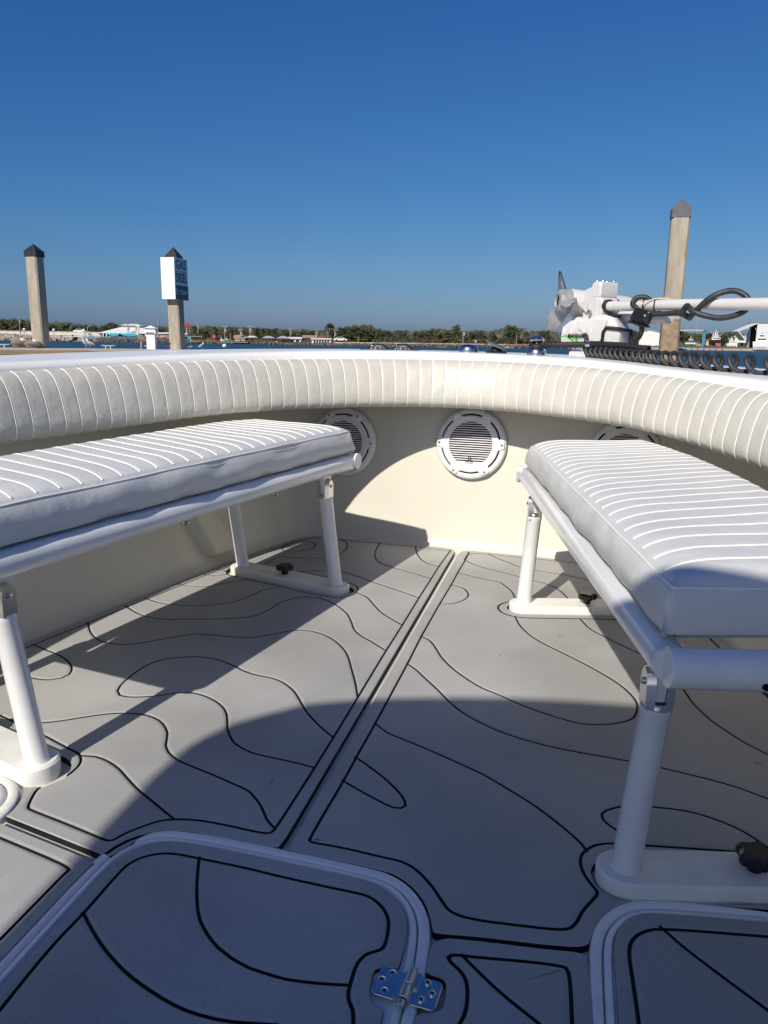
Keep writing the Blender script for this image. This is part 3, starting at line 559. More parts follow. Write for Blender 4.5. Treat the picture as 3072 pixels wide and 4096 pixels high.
# port mat
po = TR['port_outline'][3]
outl = [(-.006, 2.872), (-.006, 1.006), (-.016, 1.000)]+po[1:-1]+[(-.254, .914), (-.477, .962), (-1.075, 1.090)]+wall_port[1:]+[(-.49, 2.897)]
pm_ = foam_mat(outl, TR['port_grooves'], [TR['port_border'][1], [(-.031, 2.84), (-.165, 2.858), (-.313, 2.866), (-.458, 2.872), (-.585, 2.876), (-.627, 2.826), (-.72, 2.49), (-.765, 2.33), (-.925, 1.6), (-1.02, 1.15)]],
    holes=[stadium(*PLATES['pb'], PW+.011, ext=.006), stadium(*PLATES['pa'], PW+.011, ext=.012), circle(DRAIN, .102)])
bpart(pm_); tag(pm_, 'grey foam mat on the port side of the floor, with routed contour lines')
so_ = TR['stbd_outline'][2]
b_ = TR['stbd_border'][0]; k0 = b_.index((.245, .974)); k1 = b_.index((.47, 1.042))
b_[k0:k1] = [(.245, .974), (.262, .949), (.277, .931), (.31, .926), (.38, .932), (.434, .938), (.447, .952), (.457, .983), (.472, 1.010), (.480, 1.027)]
outl = [(.0125, 2.866), (.163, 2.853), (.315, 2.842), (.474, 2.826), (.60, 2.81), (.69, 2.74), (.772, 2.44), (.952, 1.6), (1.02, 1.15), (1.04, 1.04), (.713, 1.045)]+list(reversed(so_[11:-1]))+[(.463, .914), (.408, .905), (.315, .896), (.262, .887), (.2575, .893), (.253, .908), (.241, .938), (.220, .964), (.193, .984), (.168, .993), (.012, .9995), (.0065, 1.004)]
sm_ = foam_mat(outl, TR['stbd_grooves'][:-1], [TR['stbd_border'][0], [(.045, 2.73), (.047, 2.83), (.128, 2.832), (.316, 2.817), (.474, 2.80), (.62, 2.775), (.74, 2.44), (.92, 1.6), (.985, 1.2)]],
    closed_curves=[[Vector(p) for p in stadium(*PLATES['sb'], PW+.032, 12)]], holes=[stadium(*PLATES['sb'], PW+.006), stadium(*PLATES['sa'], PW+.006)])
bpart(sm_); tag(sm_, 'grey foam mat on the starboard side of the floor, with routed contour lines')
# aft port mat
o = foam_mat([(-1.075, 1.072), (-.468, .942), (-.258, .897), (-.264, .885), (-.266, .45), (-1.09, .45)], [], [[(-1.0, 1.03), (-.45, .912), (-.292, .878), (-.294, .865), (-.296, .44)]], holes=[circle(DRAIN, .102)])
bpart(o); tag(o, 'grey foam mat behind the round deck plate')
# mat between the two hatches
mp_ = TR['mid_pad'][0]; mn = TR['mid_inner'][0]
outl = [(.2605, .880), (.315, .8885), (.409, .897), (.455, .9035), (.4625, .8975), (.4655, .86), (.470, .78), (.474, .45), (.262, .45), (.262, .744), (.2645, .757), (.2795, .7616), (.2912, .768), (.2933, .777), (.291, .808), (.285, .815), (.2655, .817), (.261, .822)]
o = foam_mat(outl, TR['mid_grooves'], [TR['mid_inner'][0]+[(.447, .44)]])
bpart(o); tag(o, 'narrow grey foam mat between the two floor hatches')

# ---- floor hatches: raised white lid, coaming, mat, hinge
def white_rim(mb, P, w, z0, z1):
    """rounded ring lying on the closed outline P: outer edge P, inner edge inset by w"""
    prof = [(0, z0), (0, z1-.005), (.0015, z1-.0016), (.005, z1), (w-.005, z1), (w-.0015, z1-.0016), (w, z1-.005), (w, z0)]
    vs = []; n = len(P)
    for d, z in prof: vs += [(x, y, z) for x, y in (inset(P, d) if d else P)]
    fs = [(k*n+i, k*n+(i+1) % n, (k+1)*n+(i+1) % n, (k+1)*n+i) for k in range(len(prof)-1) for i in range(n)]
    mb.add(vs, fs)
def hatch(name, lid, matout, inner, grooves, label, hinge_c=None):
    hx = empty(name, (sum(p[0] for p in lid)/len(lid), sum(p[1] for p in lid)/len(lid), -.004)); hx.parent = boat; hx.matrix_parent_inverse = BINV; hx['label'] = label
    hinv = Matrix.Translation(-Vector(hx.location))
    L_ = [(p.x, p.y) for p in dedupe(chaikin(lid, 3, True), .002)]
    if area2(L_) < 0: L_.reverse()
    m1 = MB(); white_rim(m1, inset(L_, -.0185), .0165, -.03, .000)
    c = m1.build('coaming', M['gel_white'], hx, True, 50); c.matrix_parent_inverse = hinv
    m2 = MB(); prof = [(0, -.03), (0, -.005), (.0015, -.0016), (.006, 0), (.009, -.0002), (.012, -.0055)]
    n = len(L_); vs = []
    for d, z in prof: vs += [(x, y, z) for x, y in (inset(L_, d) if d else L_)]
    fs = [(k*n+i, k*n+(i+1) % n, (k+1)*n+(i+1) % n, (k+1)*n+i) for k in range(len(prof)-1) for i in range(n)]
    fs.append(tuple((len(prof)-1)*n+i for i in range(n))); m2.add(vs, fs)
    c = m2.build('lid', M['gel_white'], hx, True, 50); c.matrix_parent_inverse = hinv
    c = foam_mat(matout, grooves, [inner]); c.parent = hx; c.matrix_parent_inverse = hinv
    for v in c.data.vertices: v.co.z += .0015
    return hx, hinv
lid = [(-.2545, .45), (-.2545, .78), (-.2535, .90), (-.245, .935), (-.2298, .959), (-.205, .9768), (-.175, .985), (-.11, .987), (.0, .983), (.1487, .9756), (.1766, .9686), (.200, .9544), (.2200, .9318), (.2324, .9078), (.2375, .8864), (.2415, .86), (.2445, .82), (.2465, .45)]
fp = TR['fwdhatch_pad'][0]
pad = [(-.2385, .46)]+[(max(x, -.2385), y) for x, y in fp[1:]]
pad = [p for p in pad if p[1] > .755]+[(.2235, .752), (.2255, .744), (.226, .46)]
pad = [(-.2385, .46)]+pad
inn = TR['hatch_inner'][0]; inn = [(-.206, .45)]+inn[1:-1]+[(.190, .735), (.2, .70), (.2, .45)]
h1, h1i = hatch('floor_hatch', lid, pad, inn, TR['hatch_grooves'], 'hinged floor hatch with a white lid rim and grey mat')
lid2 = [(.95, 1.075), (.7099, 1.0362), (.5767, 1.0181), (.5425, 1.0098), (.5176, .9961), (.4973, .9697), (.4865, .9425), (.4835, .915), (.4825, .88), (.485, .45), (.96, .45)]
pad2 = [(.94, 1.058), (.7071, 1.0235), (.5614, 1.0030), (.5269, .9924), (.5090, .9687), (.4995, .9423), (.4970, .9187), (.4965, .88), (.498, .46), (.945, .46)]
ai = TR['aft_inner'][0]
inn2 = [(.9, 1.022)]+ai[:-1]+[(.5205, .80), (.522, .45)]
h2, h2i = hatch('floor_hatch', lid2, pad2, inn2, TR['aft_grooves'], 'second floor hatch at the starboard edge, plain white rim')

# hinge between the forward hatch and the floor
def hpart(o): o.parent = h1; o.matrix_parent_inverse = h1i; return o
def rrect(x0, y0, x1, y1, r=.006, n=4):
    out = []
    for cx, cy, a0 in ((x1-r, y1-r, 0), (x0+r, y1-r, 90), (x0+r, y0+r, 180), (x1-r, y0+r, 270)):
        for k in range(n+1):
            a = R(a0+90*k/n); out.append((cx+r*math.cos(a), cy+r*math.sin(a)))
    return out
HR = Matrix.Translation((.2455, .786, 0)) @ Matrix.Rotation(R(-5), 4, 'Z')
mb = MB()
mb.prism(rrect(-.0405, -.0225, -.005, .0225), .0005, .0028, HR, bev=.0007)
mb.prism(rrect(.005, -.0225, .0405, .0225), .0005, .0028, HR, bev=.0007)
def barrel(y0, y1, r): mb.lathe([(r*.86, y0), (r, y0+.001), (r, y1-.001), (r*.86, y1)], 20, HR @ Matrix.Translation((0, 0, .0055)) @ Matrix.Rotation(R(-90), 4, 'X'))
barrel(-.0335, -.0235, .0052); barrel(-.0225, -.0015, .0066); barrel(-.0005, .0225, .0066); barrel(.0235, .0310, .0052)
mb.box((-.012, -.0225, .0006), (0, -.0015, .006), 0); 
v0 = len(mb.v)-8; mb.v[v0:] = [tuple(HR @ Vector(v)) for v in mb.v[v0:]]
mb.box((0, -.0005, .0006), (.012, .0225, .006), 0); v0 = len(mb.v)-8; mb.v[v0:] = [tuple(HR @ Vector(v)) for v in mb.v[v0:]]
hinge = hpart(mb.build('hinge', M['hinge_steel'], None, True, 35))
SC = MB()
for sx, sy, dome in ((-.0245, .0155, 0), (-.034, .0015, 0), (-.0255, -.0135, 0), (.022, .0145, 1), (.0315, .0005, 1), (.021, -.0125, 1)):
    T = HR @ Matrix.Translation((sx, sy, .0028)); k = 1 if dome else .35
    s1 = MB(); s1.lathe([(.0052, 0), (.0052, .0008*k), (.0044, .0022*k), (.0025, .0030*k), (.0001, .0032*k)], 18, T)
    for an in (0, 90):
        a_ = Matrix.Rotation(R(an+20), 4, 'Z'); s1.box((-.0026, -.0006, .0026*k), (.0026, .0006, .0036*k), 1); v0 = len(s1.v)-8; s1.v[v0:] = [tuple(T @ a_ @ Vector(v)) for v in s1.v[v0:]]
    hpart(s1.build('screw', [M['hinge_steel'], M['dark']], None, True, 40))

# round white deck plate at the port edge
mb = MB(); T = Matrix.Translation((DRAIN[0], DRAIN[1], 0))
mb.lathe([(.097, -.0129), (.097, -.003), (.093, .001), (.086, .003), (.080, .002), (.077, -.001), (.0755, -.001), (.073, .0035), (.066, .0065), (.052, .0075), (.0001, .0075)], 64, T)
bpart(mb.build('round_deck_plate', M['plate_white'], None, True, 50))

# ================================================================== BENCHES
def bench(name, lb, la, rz_, side, label, plan, lift, nflute, zc, seam_in, seam_bow, seam_aft):
    lb = Vector(lb); la = Vector(la); u = (lb-la).normalized(); v = Vector((-u.y, u.x)) if side < 0 else Vector((u.y, -u.x))
    Ln = (lb-la).length
    base = (lb+la)/2
    root = empty(name, (base.x, base.y, 0), 0, label, 'bench', 'bow bench seats')
    inv = Matrix.Translation((-base.x, -base.y, 0))
    def part(o, p=None):
        o.parent = p or root
        o.matrix_parent_inverse = inv if p is None else Matrix()
        return o
    P = lambda s, t, z: (lb.x+u.x*s+v.x*t, lb.y+u.y*s+v.y*t, z)
    # frame: inner rail, outer rail, two cross tubes
    mb = MB(); rr = .0255; W = .40
    cb, ca = .105, -Ln-.125
    for t in (0, W): mb.tube([P(ca+.012, t, rz_), P(cb-.012, t, rz_)], rr*.97, 24)
    for s in (cb, ca):
        t0 = -.026 if s == cb else -.012
        mb.tube([P(s, t0, rz_+.002), P(s, t0+.0015, rz_+.002), P(s, W+.03, rz_+.002)], [rr*.95, rr, rr], 28)
    for s in (cb, ca):   # weld beads
        for t in (0, W):
            sg = 1 if s == ca else -1
            mb.tube([P(s+sg*.0235, t, rz_), P(s+sg*.0275, t, rz_)], rr*1.05, 20, cap=False)
    fr = part(mb.build('frame', M['paint_white'], None, True, 40))
    # cross bolts under the rail, hole in the aft tube
    for s in (-.30*Ln, -.62*Ln):
        mb = MB(); q = P(s, 0, rz_-rr-.001); mb.lathe([(.010, 0), (.010, -.003), (.006, -.006), (.0001, -.006)], 14, Matrix.Translation(q))
        part(mb.build('bolt', M['stainless'], None, True, 40))
    mb = MB(); q = Vector(P(ca, .10, rz_-.008)); d = -Vector((u.x, u.y, 0)); 
    mb.tube([q+d*(rr-.006), q+d*(rr+.0008-.0015)], .0055, 16); part(mb.build('drain_hole', M['dark']))
    # legs
    for s, t in ((0, 0), (-Ln, 0), (0, .365), (-Ln, .365)):
        zt = rz_-.098
        pd = PLDIR[name+str(side)]
        bx = Vector((lb.x+u.x*s, lb.y+u.y*s)) if t == 0 else Vector((lb.x+u.x*s+pd.x*.385, lb.y+u.y*s+pd.y*.385))
        mb = MB(); b3 = Vector((bx.x, bx.y, 0)); ln = Vector((-u.x, -u.y, 0))*.022+Vector((v.x, v.y, 0))*(.024 if side < 0 else .014)
        bz = lambda z: b3+Vector((0, 0, z))+ln*((z-.022)/(zt-.022))
        mb.tube([bz(.0205), bz(.023), bz(.029), bz(zt-.012), bz(zt-.010), bz(zt)], [.0235, .0228, .0212, .0212, .0222, .0218], 24)
        bx = Vector((bx.x+ln.x, bx.y+ln.y))
        lg = part(mb.build('leg', M['paint_white'], None, True, 50))
        # deck hinge: forked stainless cap, tongue plate, bolt
        mb = MB(); q = Matrix.Translation((bx.x, bx.y, 0)); a = math.atan2(u.y, u.x)
        RZ = q @ Matrix.Rotation(a, 4, 'Z')        # local x along the rail
        def cheek(t0, t1):
            vs = []; sec = 10
            prof = [(math.cos(PI*k/sec)*.0185, .036+math.sin(PI*k/sec)*.024) for k in range(sec+1)]
            pl = [(.0185, 0)]+prof+[(-.0185, 0)]
            for tt in (t0, t1):
                sh = .80 if abs(tt) > .015 else 1
                vs += [RZ @ Vector((x_*sh, tt, zt+z_*(1 if sh == 1 else .93))) for x_, z_ in pl]
            n_ = len(pl); mb.add(vs, [tuple(range(n_-1, -1, -1)), tuple(n_+k for k in range(n_))]+[(k, (k+1) % n_, n_+(k+1) % n_, n_+k) for k in range(n_)])
        cheek(-.0195, -.0075); cheek(.0075, .0195)
        mb.lathe([(.0196, zt-.002), (.0196, zt+.004), (.017, zt+.007), (.0001, zt+.007)], 22, q)
        for sg in (-1, 1): mb.lathe([(.0048, 0), (.0048, .003), (.003, .0042), (.0001, .0042)], 14, RZ @ Matrix.Translation((0, sg*.0193, zt+.036)) @ Matrix.Rotation(R(-90*sg), 4, 'X'))
        c = mb.build('deck_hinge', M['stainless'], None, True, 45); c.parent = lg; c.matrix_parent_inverse = Matrix()
        mb = MB(); pl = [(-.012, zt+.010), (.012, zt+.010), (.022, zt+.05), (.034, rz_-.012), (-.034, rz_-.012), (-.022, zt+.05)]
        vs = [RZ @ Vector((x_, tt, z_)) for tt in (-.0068, .0068) for x_, z_ in pl]; n_ = len(pl)
        mb.add(vs, [tuple(range(n_-1, -1, -1)), tuple(n_+k for k in range(n_))]+[(k, (k+1) % n_, n_+(k+1) % n_, n_+k) for k in range(n_)])
        c = mb.build('tongue', M['paint_white']); c.parent = lg; c.matrix_parent_inverse = Matrix()
    # base plates with star knobs
    for s, key in ((0, 'b'), (-Ln, 'a')):
        pa_, pb_ = PLATES[('p' if side < 0 else 's')+key]
        pl = stadium(pa_, pb_, PW, 12); mb = MB()
        mb.prism(pl if area2(pl) > 0 else pl[::-1], -.013, .022, bev=.004)
        bp = part(mb.build('base_plate', M['plate_white'], None, True, 35))
        kc = Vector(pa_).lerp(Vector(pb_), .53 if not (side > 0) else .50)
        mb = MB(); T = Matrix.Translation((kc.x, kc.y, .022)); prof = []
        mb.lathe([(.011, 0), (.011, .012), (.014, .016)], 18, T)
        st = [( (.0265+.0035*math.cos(5*2*PI*k/60))*math.cos(2*PI*k/60), (.0265+.0035*math.cos(5*2*PI*k/60))*math.sin(2*PI*k/60)) for k in range(60)]
        mb.prism([(x_*.9, y_*.9) for x_, y_ in st], .014, .018, T); mb.prism(st, .018, .032, T, bev=.005)
        c = mb.build('star_knob', M['black_plastic'], None, True, 40); c.parent = bp; c.matrix_parent_inverse = Matrix()
    # ---- cushion: bottom outline = seam_in line etc.
    (ia, ib, oa, ob) = plan                      # inner aft, inner bow, outer aft, outer bow (plan points)
    ia, ib, oa, ob = map(Vector, (ia, ib, oa, ob)); om = plan_mid[side]
    def outer(f):   # quadratic through an outer middle point
        return oa*(1-f)*(1-f)+om*2*f*(1-f)+ob*f*f
    FR = nflute; nu = FR*8; 
    vv = [0, .015, .03, .05, .075, .105, .14, .2, .3, .42, .55, .68, .8, .9, .955, .985, 1]
    zseam, zcr, zb = seam_in, zc, lift
    vs = []; nv = len(vv)+5
    for i in range(nu+1):
        f = i/nu; ph = (f*FR) % 1; puff = 1-abs(2*ph-1)**6
        e = min(f, 1-f)*Ln*1.1        # distance from the ends
        endf = math.sqrt(max(0, 1-(1-min(1, e/.045))**2))
        a = ia.lerp(ib, f); b = outer(f); d = b-a; wd = d.length; dn = d/wd
        row = []
        bulge = .006*noise.noise((f*6, side, 0))
        for tz, off in ((0, -.006), (.25, -.015), (.6, -.012), (.9, -.005)):
            z = zb+(zseam-zb)*tz; w_ = off-bulge*.5+.006*noise.noise((f*13, tz*2, 3+side))
            row.append((a.x+dn.x*w_, a.y+dn.y*w_, z))
        for t in vv:
            x = a.x+d.x*t; y = a.y+d.y*t
            din = t*wd; dout = (1-t)*wd
            rise = math.sqrt(max(0, 1-(1-min(1, din/.085))**2)); ro = math.sqrt(max(0, 1-(1-min(1, dout/.04))**2))
            z = zseam+(zcr-zseam)*rise*endf
            z += .0014*puff*min(1, din/.02)*min(1, dout/.02)
            z -= (1-ro)*.03
            z += .002*noise.noise((x*9, y*9, 2))
            row.append((x, y, z))
        row.append((b.x+dn.x*.004, b.y+dn.y*.004, zb))
        vs += row
    nn_ = len(row); fs = [(i*nn_+k, i*nn_+k+1, (i+1)*nn_+k+1, (i+1)*nn_+k) for i in range(nu) for k in range(nn_-1)]
    # end faces with a soft bulge
    for i, sg in ((0, -1), (nu, 1)):
        idx = [i*nn_+k for k in range(nn_)]
        e0 = len(vs); ctr = [vs[k] for k in idx]
        sub = []
        for k in idx:
            x, y, z = vs[k]; zz = zb+(z-zb)*.45
            vs.append((x+u.x*sg*.012, y+u.y*sg*.012, zb+(z-zb)*.62))
        e1 = len(vs)
        for k in idx:
            x, y, z = vs[k]; vs.append((x+u.x*sg*.004, y+u.y*sg*.004, zb))
        for k in range(nn_-1):
            fs.append((idx[k], idx[k+1], e0+k+1, e0+k)); fs.append((e0+k, e0+k+1, e1+k+1, e1+k))
    # underside
    fs.append(tuple([i*nn_ for i in range(nu+1)]+[i*nn_+nn_-1 for i in range(nu, -1, -1)]))
    cu = part(meshobj('seat_cushion', vs, fs, M['vinyl_white'], None, True, None, 62))
    bo = [ia.lerp(ib, .01), ia.lerp(ib, .99), outer(.99), outer(.75), outer(.5), outer(.25), outer(.01)]
    bo = inset([(p.x, p.y) for p in bo], .022); mb = MB(); mb.prism(bo if area2(bo) > 0 else bo[::-1], rz_+rr-.012, zb+.004); part(mb.build('added_seat_board', M['paint_white']))  # unseen board added to block sunlight in the gap between cushion and rail
    # piping along every seam
    mb = MB()
    for q in range(1, FR):
        i = q*8; pts = [Vector(vs[i*nn_+4+k])+Vector((0, 0, .0010)) for k in range(1, len(vv)-1)]
        mb.tube(pts, .0014, 6, cap=False)
    c = mb.build('piping', M['piping'], None, True); c.parent = cu; c.matrix_parent_inverse = Matrix()
    # welt and stitches along the inner, bow and aft edge
    mb = MB(); edge = [Vector(vs[i*nn_+4])+Vector((0, 0, .0005)) for i in range(0, nu+1, 2)]
    mb.tube(edge, .0022, 6)
    aft_e = [Vector(vs[4+k]) for k in range(len(vv))]; bow_e = [Vector(vs[nu*nn_+4+k]) for k in range(len(vv))]
    mb.tube(aft_e, .0022, 6); mb.tube(bow_e, .0022, 6)
    c = mb.build('welt', M['piping'], None, True); c.parent = cu; c.matrix_parent_inverse = Matrix()
    mb = MB()
    L_ = 0
    inn_ = [Vector(vs[i*nn_+4]) for i in range(nu+1)]
    for i in range(nu):
        a = inn_[i]; b = inn_[i+1]; seg = (b-a)
        for f in (.0, .33, .66):
            p = a+seg*f-Vector((0, 0, .010))-Vector((v.x, v.y, 0))*.0042; q = p+seg*.2-Vector((0, 0, .0012))
            mb.tube([p, q], .0009, 4)
    c = mb.build('stitching', M['thread']); c.parent = cu; c.matrix_parent_inverse = Matrix()
    return root
PLDIR = {'bow_bench-1': Vector((-.957, .290)), 'bow_bench1': Vector((.972, .232))}
plan_mid = {-1: Vector((-.80, 2.0)), 1: Vector((.79, 2.04))}
bench('bow_bench', (-.302, 2.247), (-.517, 1.095), .405, -1, 'port bench, white ribbed cushion on white tube legs, left of the floor seam',
      ((-.545, .94), (-.285, 2.335), (-.90, 1.02), (-.69, 2.43)), .436, 27, .522, .502, .5, .5)
bench('bow_bench', (.291, 2.242), (.518, 1.066), .392, 1, 'starboard bench, white ribbed cushion half in shade at its aft corner',
      ((.533, .975), (.285, 2.285), (.84, 1.06), (.62, 2.41)), .426, 25, .508, .486, .5, .5)

def txt(mb, s, size, T, ext=.002, align='CENTER', mi=0, sx=1, bold=0):
    cu = bpy.data.curves.new('t', 'FONT'); cu.body = s; cu.size = size; cu.align_x = align; cu.align_y = 'CENTER'; cu.extrude = ext; cu.resolution_u = 3; cu.offset = bold
    o = bpy.data.objects.new('t', cu); COL.objects.link(o)
    dg = bpy.context.evaluated_depsgraph_get(); me = bpy.data.meshes.new_from_object(o.evaluated_get(dg), depsgraph=dg)
    mb.add([T @ Vector((v.co.x*sx, v.co.y, v.co.z)) for v in me.vertices], [tuple(p.vertices) for p in me.polygons], mi)
    bpy.data.objects.remove(o); bpy.data.meshes.remove(me); bpy.data.curves.remove(cu)
# ================================================================== SPEAKERS
def bulk_pt(x, z): return Vector((x, 2.872-.072*x+.012+.10*z, z))
def speaker(cx, cz, label):
    c = bulk_pt(cx, cz); nrm = Vector((-.072, -1, .10)).normalized()
    root = empty('wall_speaker', c, 0, label, 'speaker', 'round white speakers on the bow bulkhead')
    X = Vector((1, -.072, 0)).normalized(); Y = nrm.cross(X).normalized()
    T = Matrix((( X.x, Y.x, nrm.x, 0), (X.y, Y.y, nrm.y, 0), (X.z, Y.z, nrm.z, 0), (0, 0, 0, 1))) @ Matrix.Diagonal((1.13, 1.13, 1.1, 1))
    mb = MB(); mb.lathe([(.120, -.004), (.120, .006), (.118, .011), (.114, .015), (.107, .017), (.1015, .017), (.1010, .012), (.1005, .012)], 72, T)
    mb.build('bezel', M['speaker_white'], root, True, 40)
    mb = MB(); mb.lathe([(.1008, .0120), (.0905, .0121)], 60, T); mb.lathe([(.084, .008), (.0001, .0081)], 40, T); mb.build('cone', M['dark'], root)
    # trim ring with six screw lugs
    outer = []; NN = 180
    for k in range(NN):
        a = 2*PI*k/NN; d = abs(((math.degrees(a)+30) % 60)-30)
        r_ = .0955 if d > 11 else (.1145 if d < 6.5 else lerp(.1145, .0955, (d-6.5)/4.5))
        outer.append((r_*math.cos(a), r_*math.sin(a)))
    inner = [(.083*math.cos(2*PI*k/NN), .083*math.sin(2*PI*k/NN)) for k in range(NN)]
    rings = [(outer, .010), (outer, .0195), (inset(outer, .0018), .0212), ([(x*1.06, y*1.06) for x, y in inner], .0225), (inner, .019), (inner, .010)]
    vs = [T @ Vector((x, y, z)) for pl, z in rings for x, y in pl]
    fs = [(k*NN+i, k*NN+(i+1) % NN, (k+1)*NN+(i+1) % NN, (k+1)*NN+i) for k in range(5) for i in range(NN)]
    mb = MB(); mb.add(vs, fs); mb.build('trim_ring', M['speaker_white'], root, True, 30)
    # grille: solid rim plus horizontal slats
    mb = MB(); mb.lathe([(.0835, .012), (.0835, .0195), (.079, .0205), (.0745, .0195), (.0745, .012)], 72, T)
    ns = 19; pitch = .1455/ns
    for k in range(ns):
        y = -.0725+pitch*(k+.5); hw = math.sqrt(max(0, .0765**2-y*y)); h = .0018
        prof = [(y-h, .0125), (y-h, .017), (y-h*.6, .0185), (y+h*.6, .0185), (y+h, .017), (y+h, .0125)]
        v_ = [T @ Vector((sx*hw, yy_, zz)) for sx in (-1, 1) for yy_, zz in prof]; n_ = 6
        mb.add(v_, [tuple(range(n_)), tuple(range(2*n_-1, n_-1, -1))]+[(i, n_+i, n_+(i+1) % n_, (i+1) % n_) for i in range(n_)])
    poly = [(.0755*math.cos(a), .0755*math.sin(a)) for a in [R(232+76*k/16) for k in range(17)]]
    mb.prism(poly, .0125, .0190, T)
    mb.build('grille', M['speaker_white'], root, True, 30)
    for k in range(6):
        a = 2*PI*k/6; mb = MB(); TT = T @ Matrix.Translation((.1065*math.cos(a), .1065*math.sin(a), .0212))
        mb.lathe([(.0046, -.002), (.0046, .0006), (.0036, .0018), (.0001, .0020)], 14, TT)
        for an in (30, 120):
            mb.box((-.0024, -.0006, .0015), (.0024, .0006, .0024), 1); v0 = len(mb.v)-8; mb.v[v0:] = [tuple(TT @ Matrix.Rotation(R(an), 4, 'Z') @ Vector(v)) for v in mb.v[v0:]]
        mb.build('screw', [M['stainless'], M['dark']], root, True, 40)
    # badge: twin-tower emblem above the lettering
    mb = MB()
    for sg in (-1, 1):
        mb.prism([(sg*.0015, .006), (sg*.0060, .006), (sg*.0052, .0175), (sg*.0038, .0215), (sg*.0024, .0215), (sg*.0018, .0175)][::sg], .0190, .0206, T @ Matrix.Translation((0, -.064, 0)))
        mb.prism([(sg*.0015, .003), (sg*.0135, .003), (sg*.0125, .0062), (sg*.0015, .0062)][::sg], .0190, .0204, T @ Matrix.Translation((0, -.064, 0)))
    txt(mb, 'JL AUDIO', .0068, T @ Matrix.Translation((0, -.0655, .0191)), .0008)
    mb.build('badge', M['logo_grey'], root)
    return root
speaker(.03, .405, 'round white slatted speaker at the middle of the bow bulkhead, half sunlit')
speaker(-.488, .385, 'white slatted speaker partly hidden behind the bow end of the port bench')
speaker(.590, .385, 'white speaker whose top edge shows above the starboard bench cushion')
# ================================================================== HARDWARE ON THE BOW DECK
def rim_at(th, off):
    p = Vector((A0*math.sin(R(th)), YC+B0*math.cos(R(th)))); nn = Vector((p.x/A0**2, (p.y-YC)/B0**2)).normalized()
    return Vector((p.x+nn.x*off, p.y+nn.y*off, zcurve(ZIN, th)+.001)), nn
def popup_cleat(px, off, label, raised=0.0, s=1.0):   # s scales the fitting
    # find the rim angle on that bearing
    b = bearing(px, 755, 3); best = None
    for k in range(-800, 800):
        th = k/10; p, nn = rim_at(th, off); d = (p-CAM); e = abs(math.atan2(d.x, d.y)-math.atan2(b.x-CAM.x, b.y-CAM.y))
        if best is None or e < best[0]: best = (e, p, th, nn)
    p = best[1]
    root = empty('pull_up_cleat', p, best[2], label, 'cleat', 'pull-up cleats on the bow deck')
    mb = MB(); mb.lathe([(.056*s, -.004), (.057*s, .006), (.053*s, .017), (.042*s, .024), (.024*s, .028), (.0001, .029)], 36)
    mb.build('base', M['stainless'], root, True, 50)
    if not raised: return root, p
    mb = MB(); z0 = .018+raised
    if raised: mb.lathe([(.013*s, .01), (.013*s, z0+.012)], 16)
    mb.lathe([(.012, z0), (.036*s, z0+.004), (.043*s, z0+.010), (.036*s, z0+.018), (.014, z0+.022), (.0001, z0+.022)], 30)
    mb.build('cap', M['stainless'], root, True, 50)
    return root, p
c1, c1p = popup_cleat(1012, .15, 'chrome pull-up cleat pushed down flat, left of the open black cap', 0, .66)
c2, c2p = popup_cleat(1160, .12, 'raised chrome cleat with the black rope looped round its post', .026, .62)
# black vent cap with its lid open
b = bearing(1072, 755, 3); best = min(((abs(math.atan2((rim_at(k/10, .16)[0]-CAM).x, (rim_at(k/10, .16)[0]-CAM).y)-math.atan2(b.x-CAM.x, b.y-CAM.y)), k/10) for k in range(-300, 500)))
vp, vn = rim_at(best[1], .16)
vc = empty('deck_filler', vp, 0, 'small black deck filler with its flap lid propped open', 'deck filler')
mb = MB(); mb.lathe([(.040, -.004), (.040, .004), (.034, .007), (.0001, .007)], 30); mb.build('flange', M['black_plastic'], vc, True, 50)
mb = MB(); mb.lathe([(.022, .005), (.022, .018), (.016, .024), (.0001, .024)], 24); mb.build('plug', M['black_plastic'], vc, True, 50)
T = Matrix.Translation((.034, 0, .008)) @ Matrix.Rotation(R(24), 4, 'Y') @ Matrix.Translation((-.040, 0, 0))
mb = MB(); mb.lathe([(.041, 0), (.041, .004), (.037, .007), (.0001, .008)], 30, T); mb.build('lid', M['cap_grey'], vc, True, 50)
# two low folding cleats / chocks at the stem
def chock(px, off, label):
    b = bearing(px, 755, 3); best = min(((abs(math.atan2((rim_at(k/10, off)[0]-CAM).x, (rim_at(k/10, off)[0]-CAM).y)-math.atan2(b.x-CAM.x, b.y-CAM.y)), k/10) for k in range(-500, 300)))
    p, nn = rim_at(best[1], off)
    r_ = empty('rod_holder', p, 0, label, 'rod holder', 'flush rod holders on the bow deck')
    mb = MB(); mb.prism([(.07*math.cos(2*PI*k/32), .045*math.sin(2*PI*k/32)) for k in range(32)], -.003, .004, bev=.002); mb.build('flange', M['stainless'], r_, True, 40)
    mb = MB(); mb.tube([(-.035, 0, .002), (-.018, 0, .011), (.02, 0, .012), (.04, 0, .002)], [.008, .011, .011, .007], 14); mb.build('cap', M['black_plastic'], r_, True, 50)
    for k in (-1, 0, 1):
        mb = MB(); mb.tube([(k*.018-.004, -.012, .004), (k*.018, -.004, .0235), (k*.018, .004, .0235), (k*.018+.004, .012, .004)], .0022, 6); mb.build('clip', M['stainless'], r_, True)
chock(815, .16, 'left of two low chromed fittings on the bow rim')
chock(868, .15, 'right of two low chromed fittings, nearer the round chrome cleat')
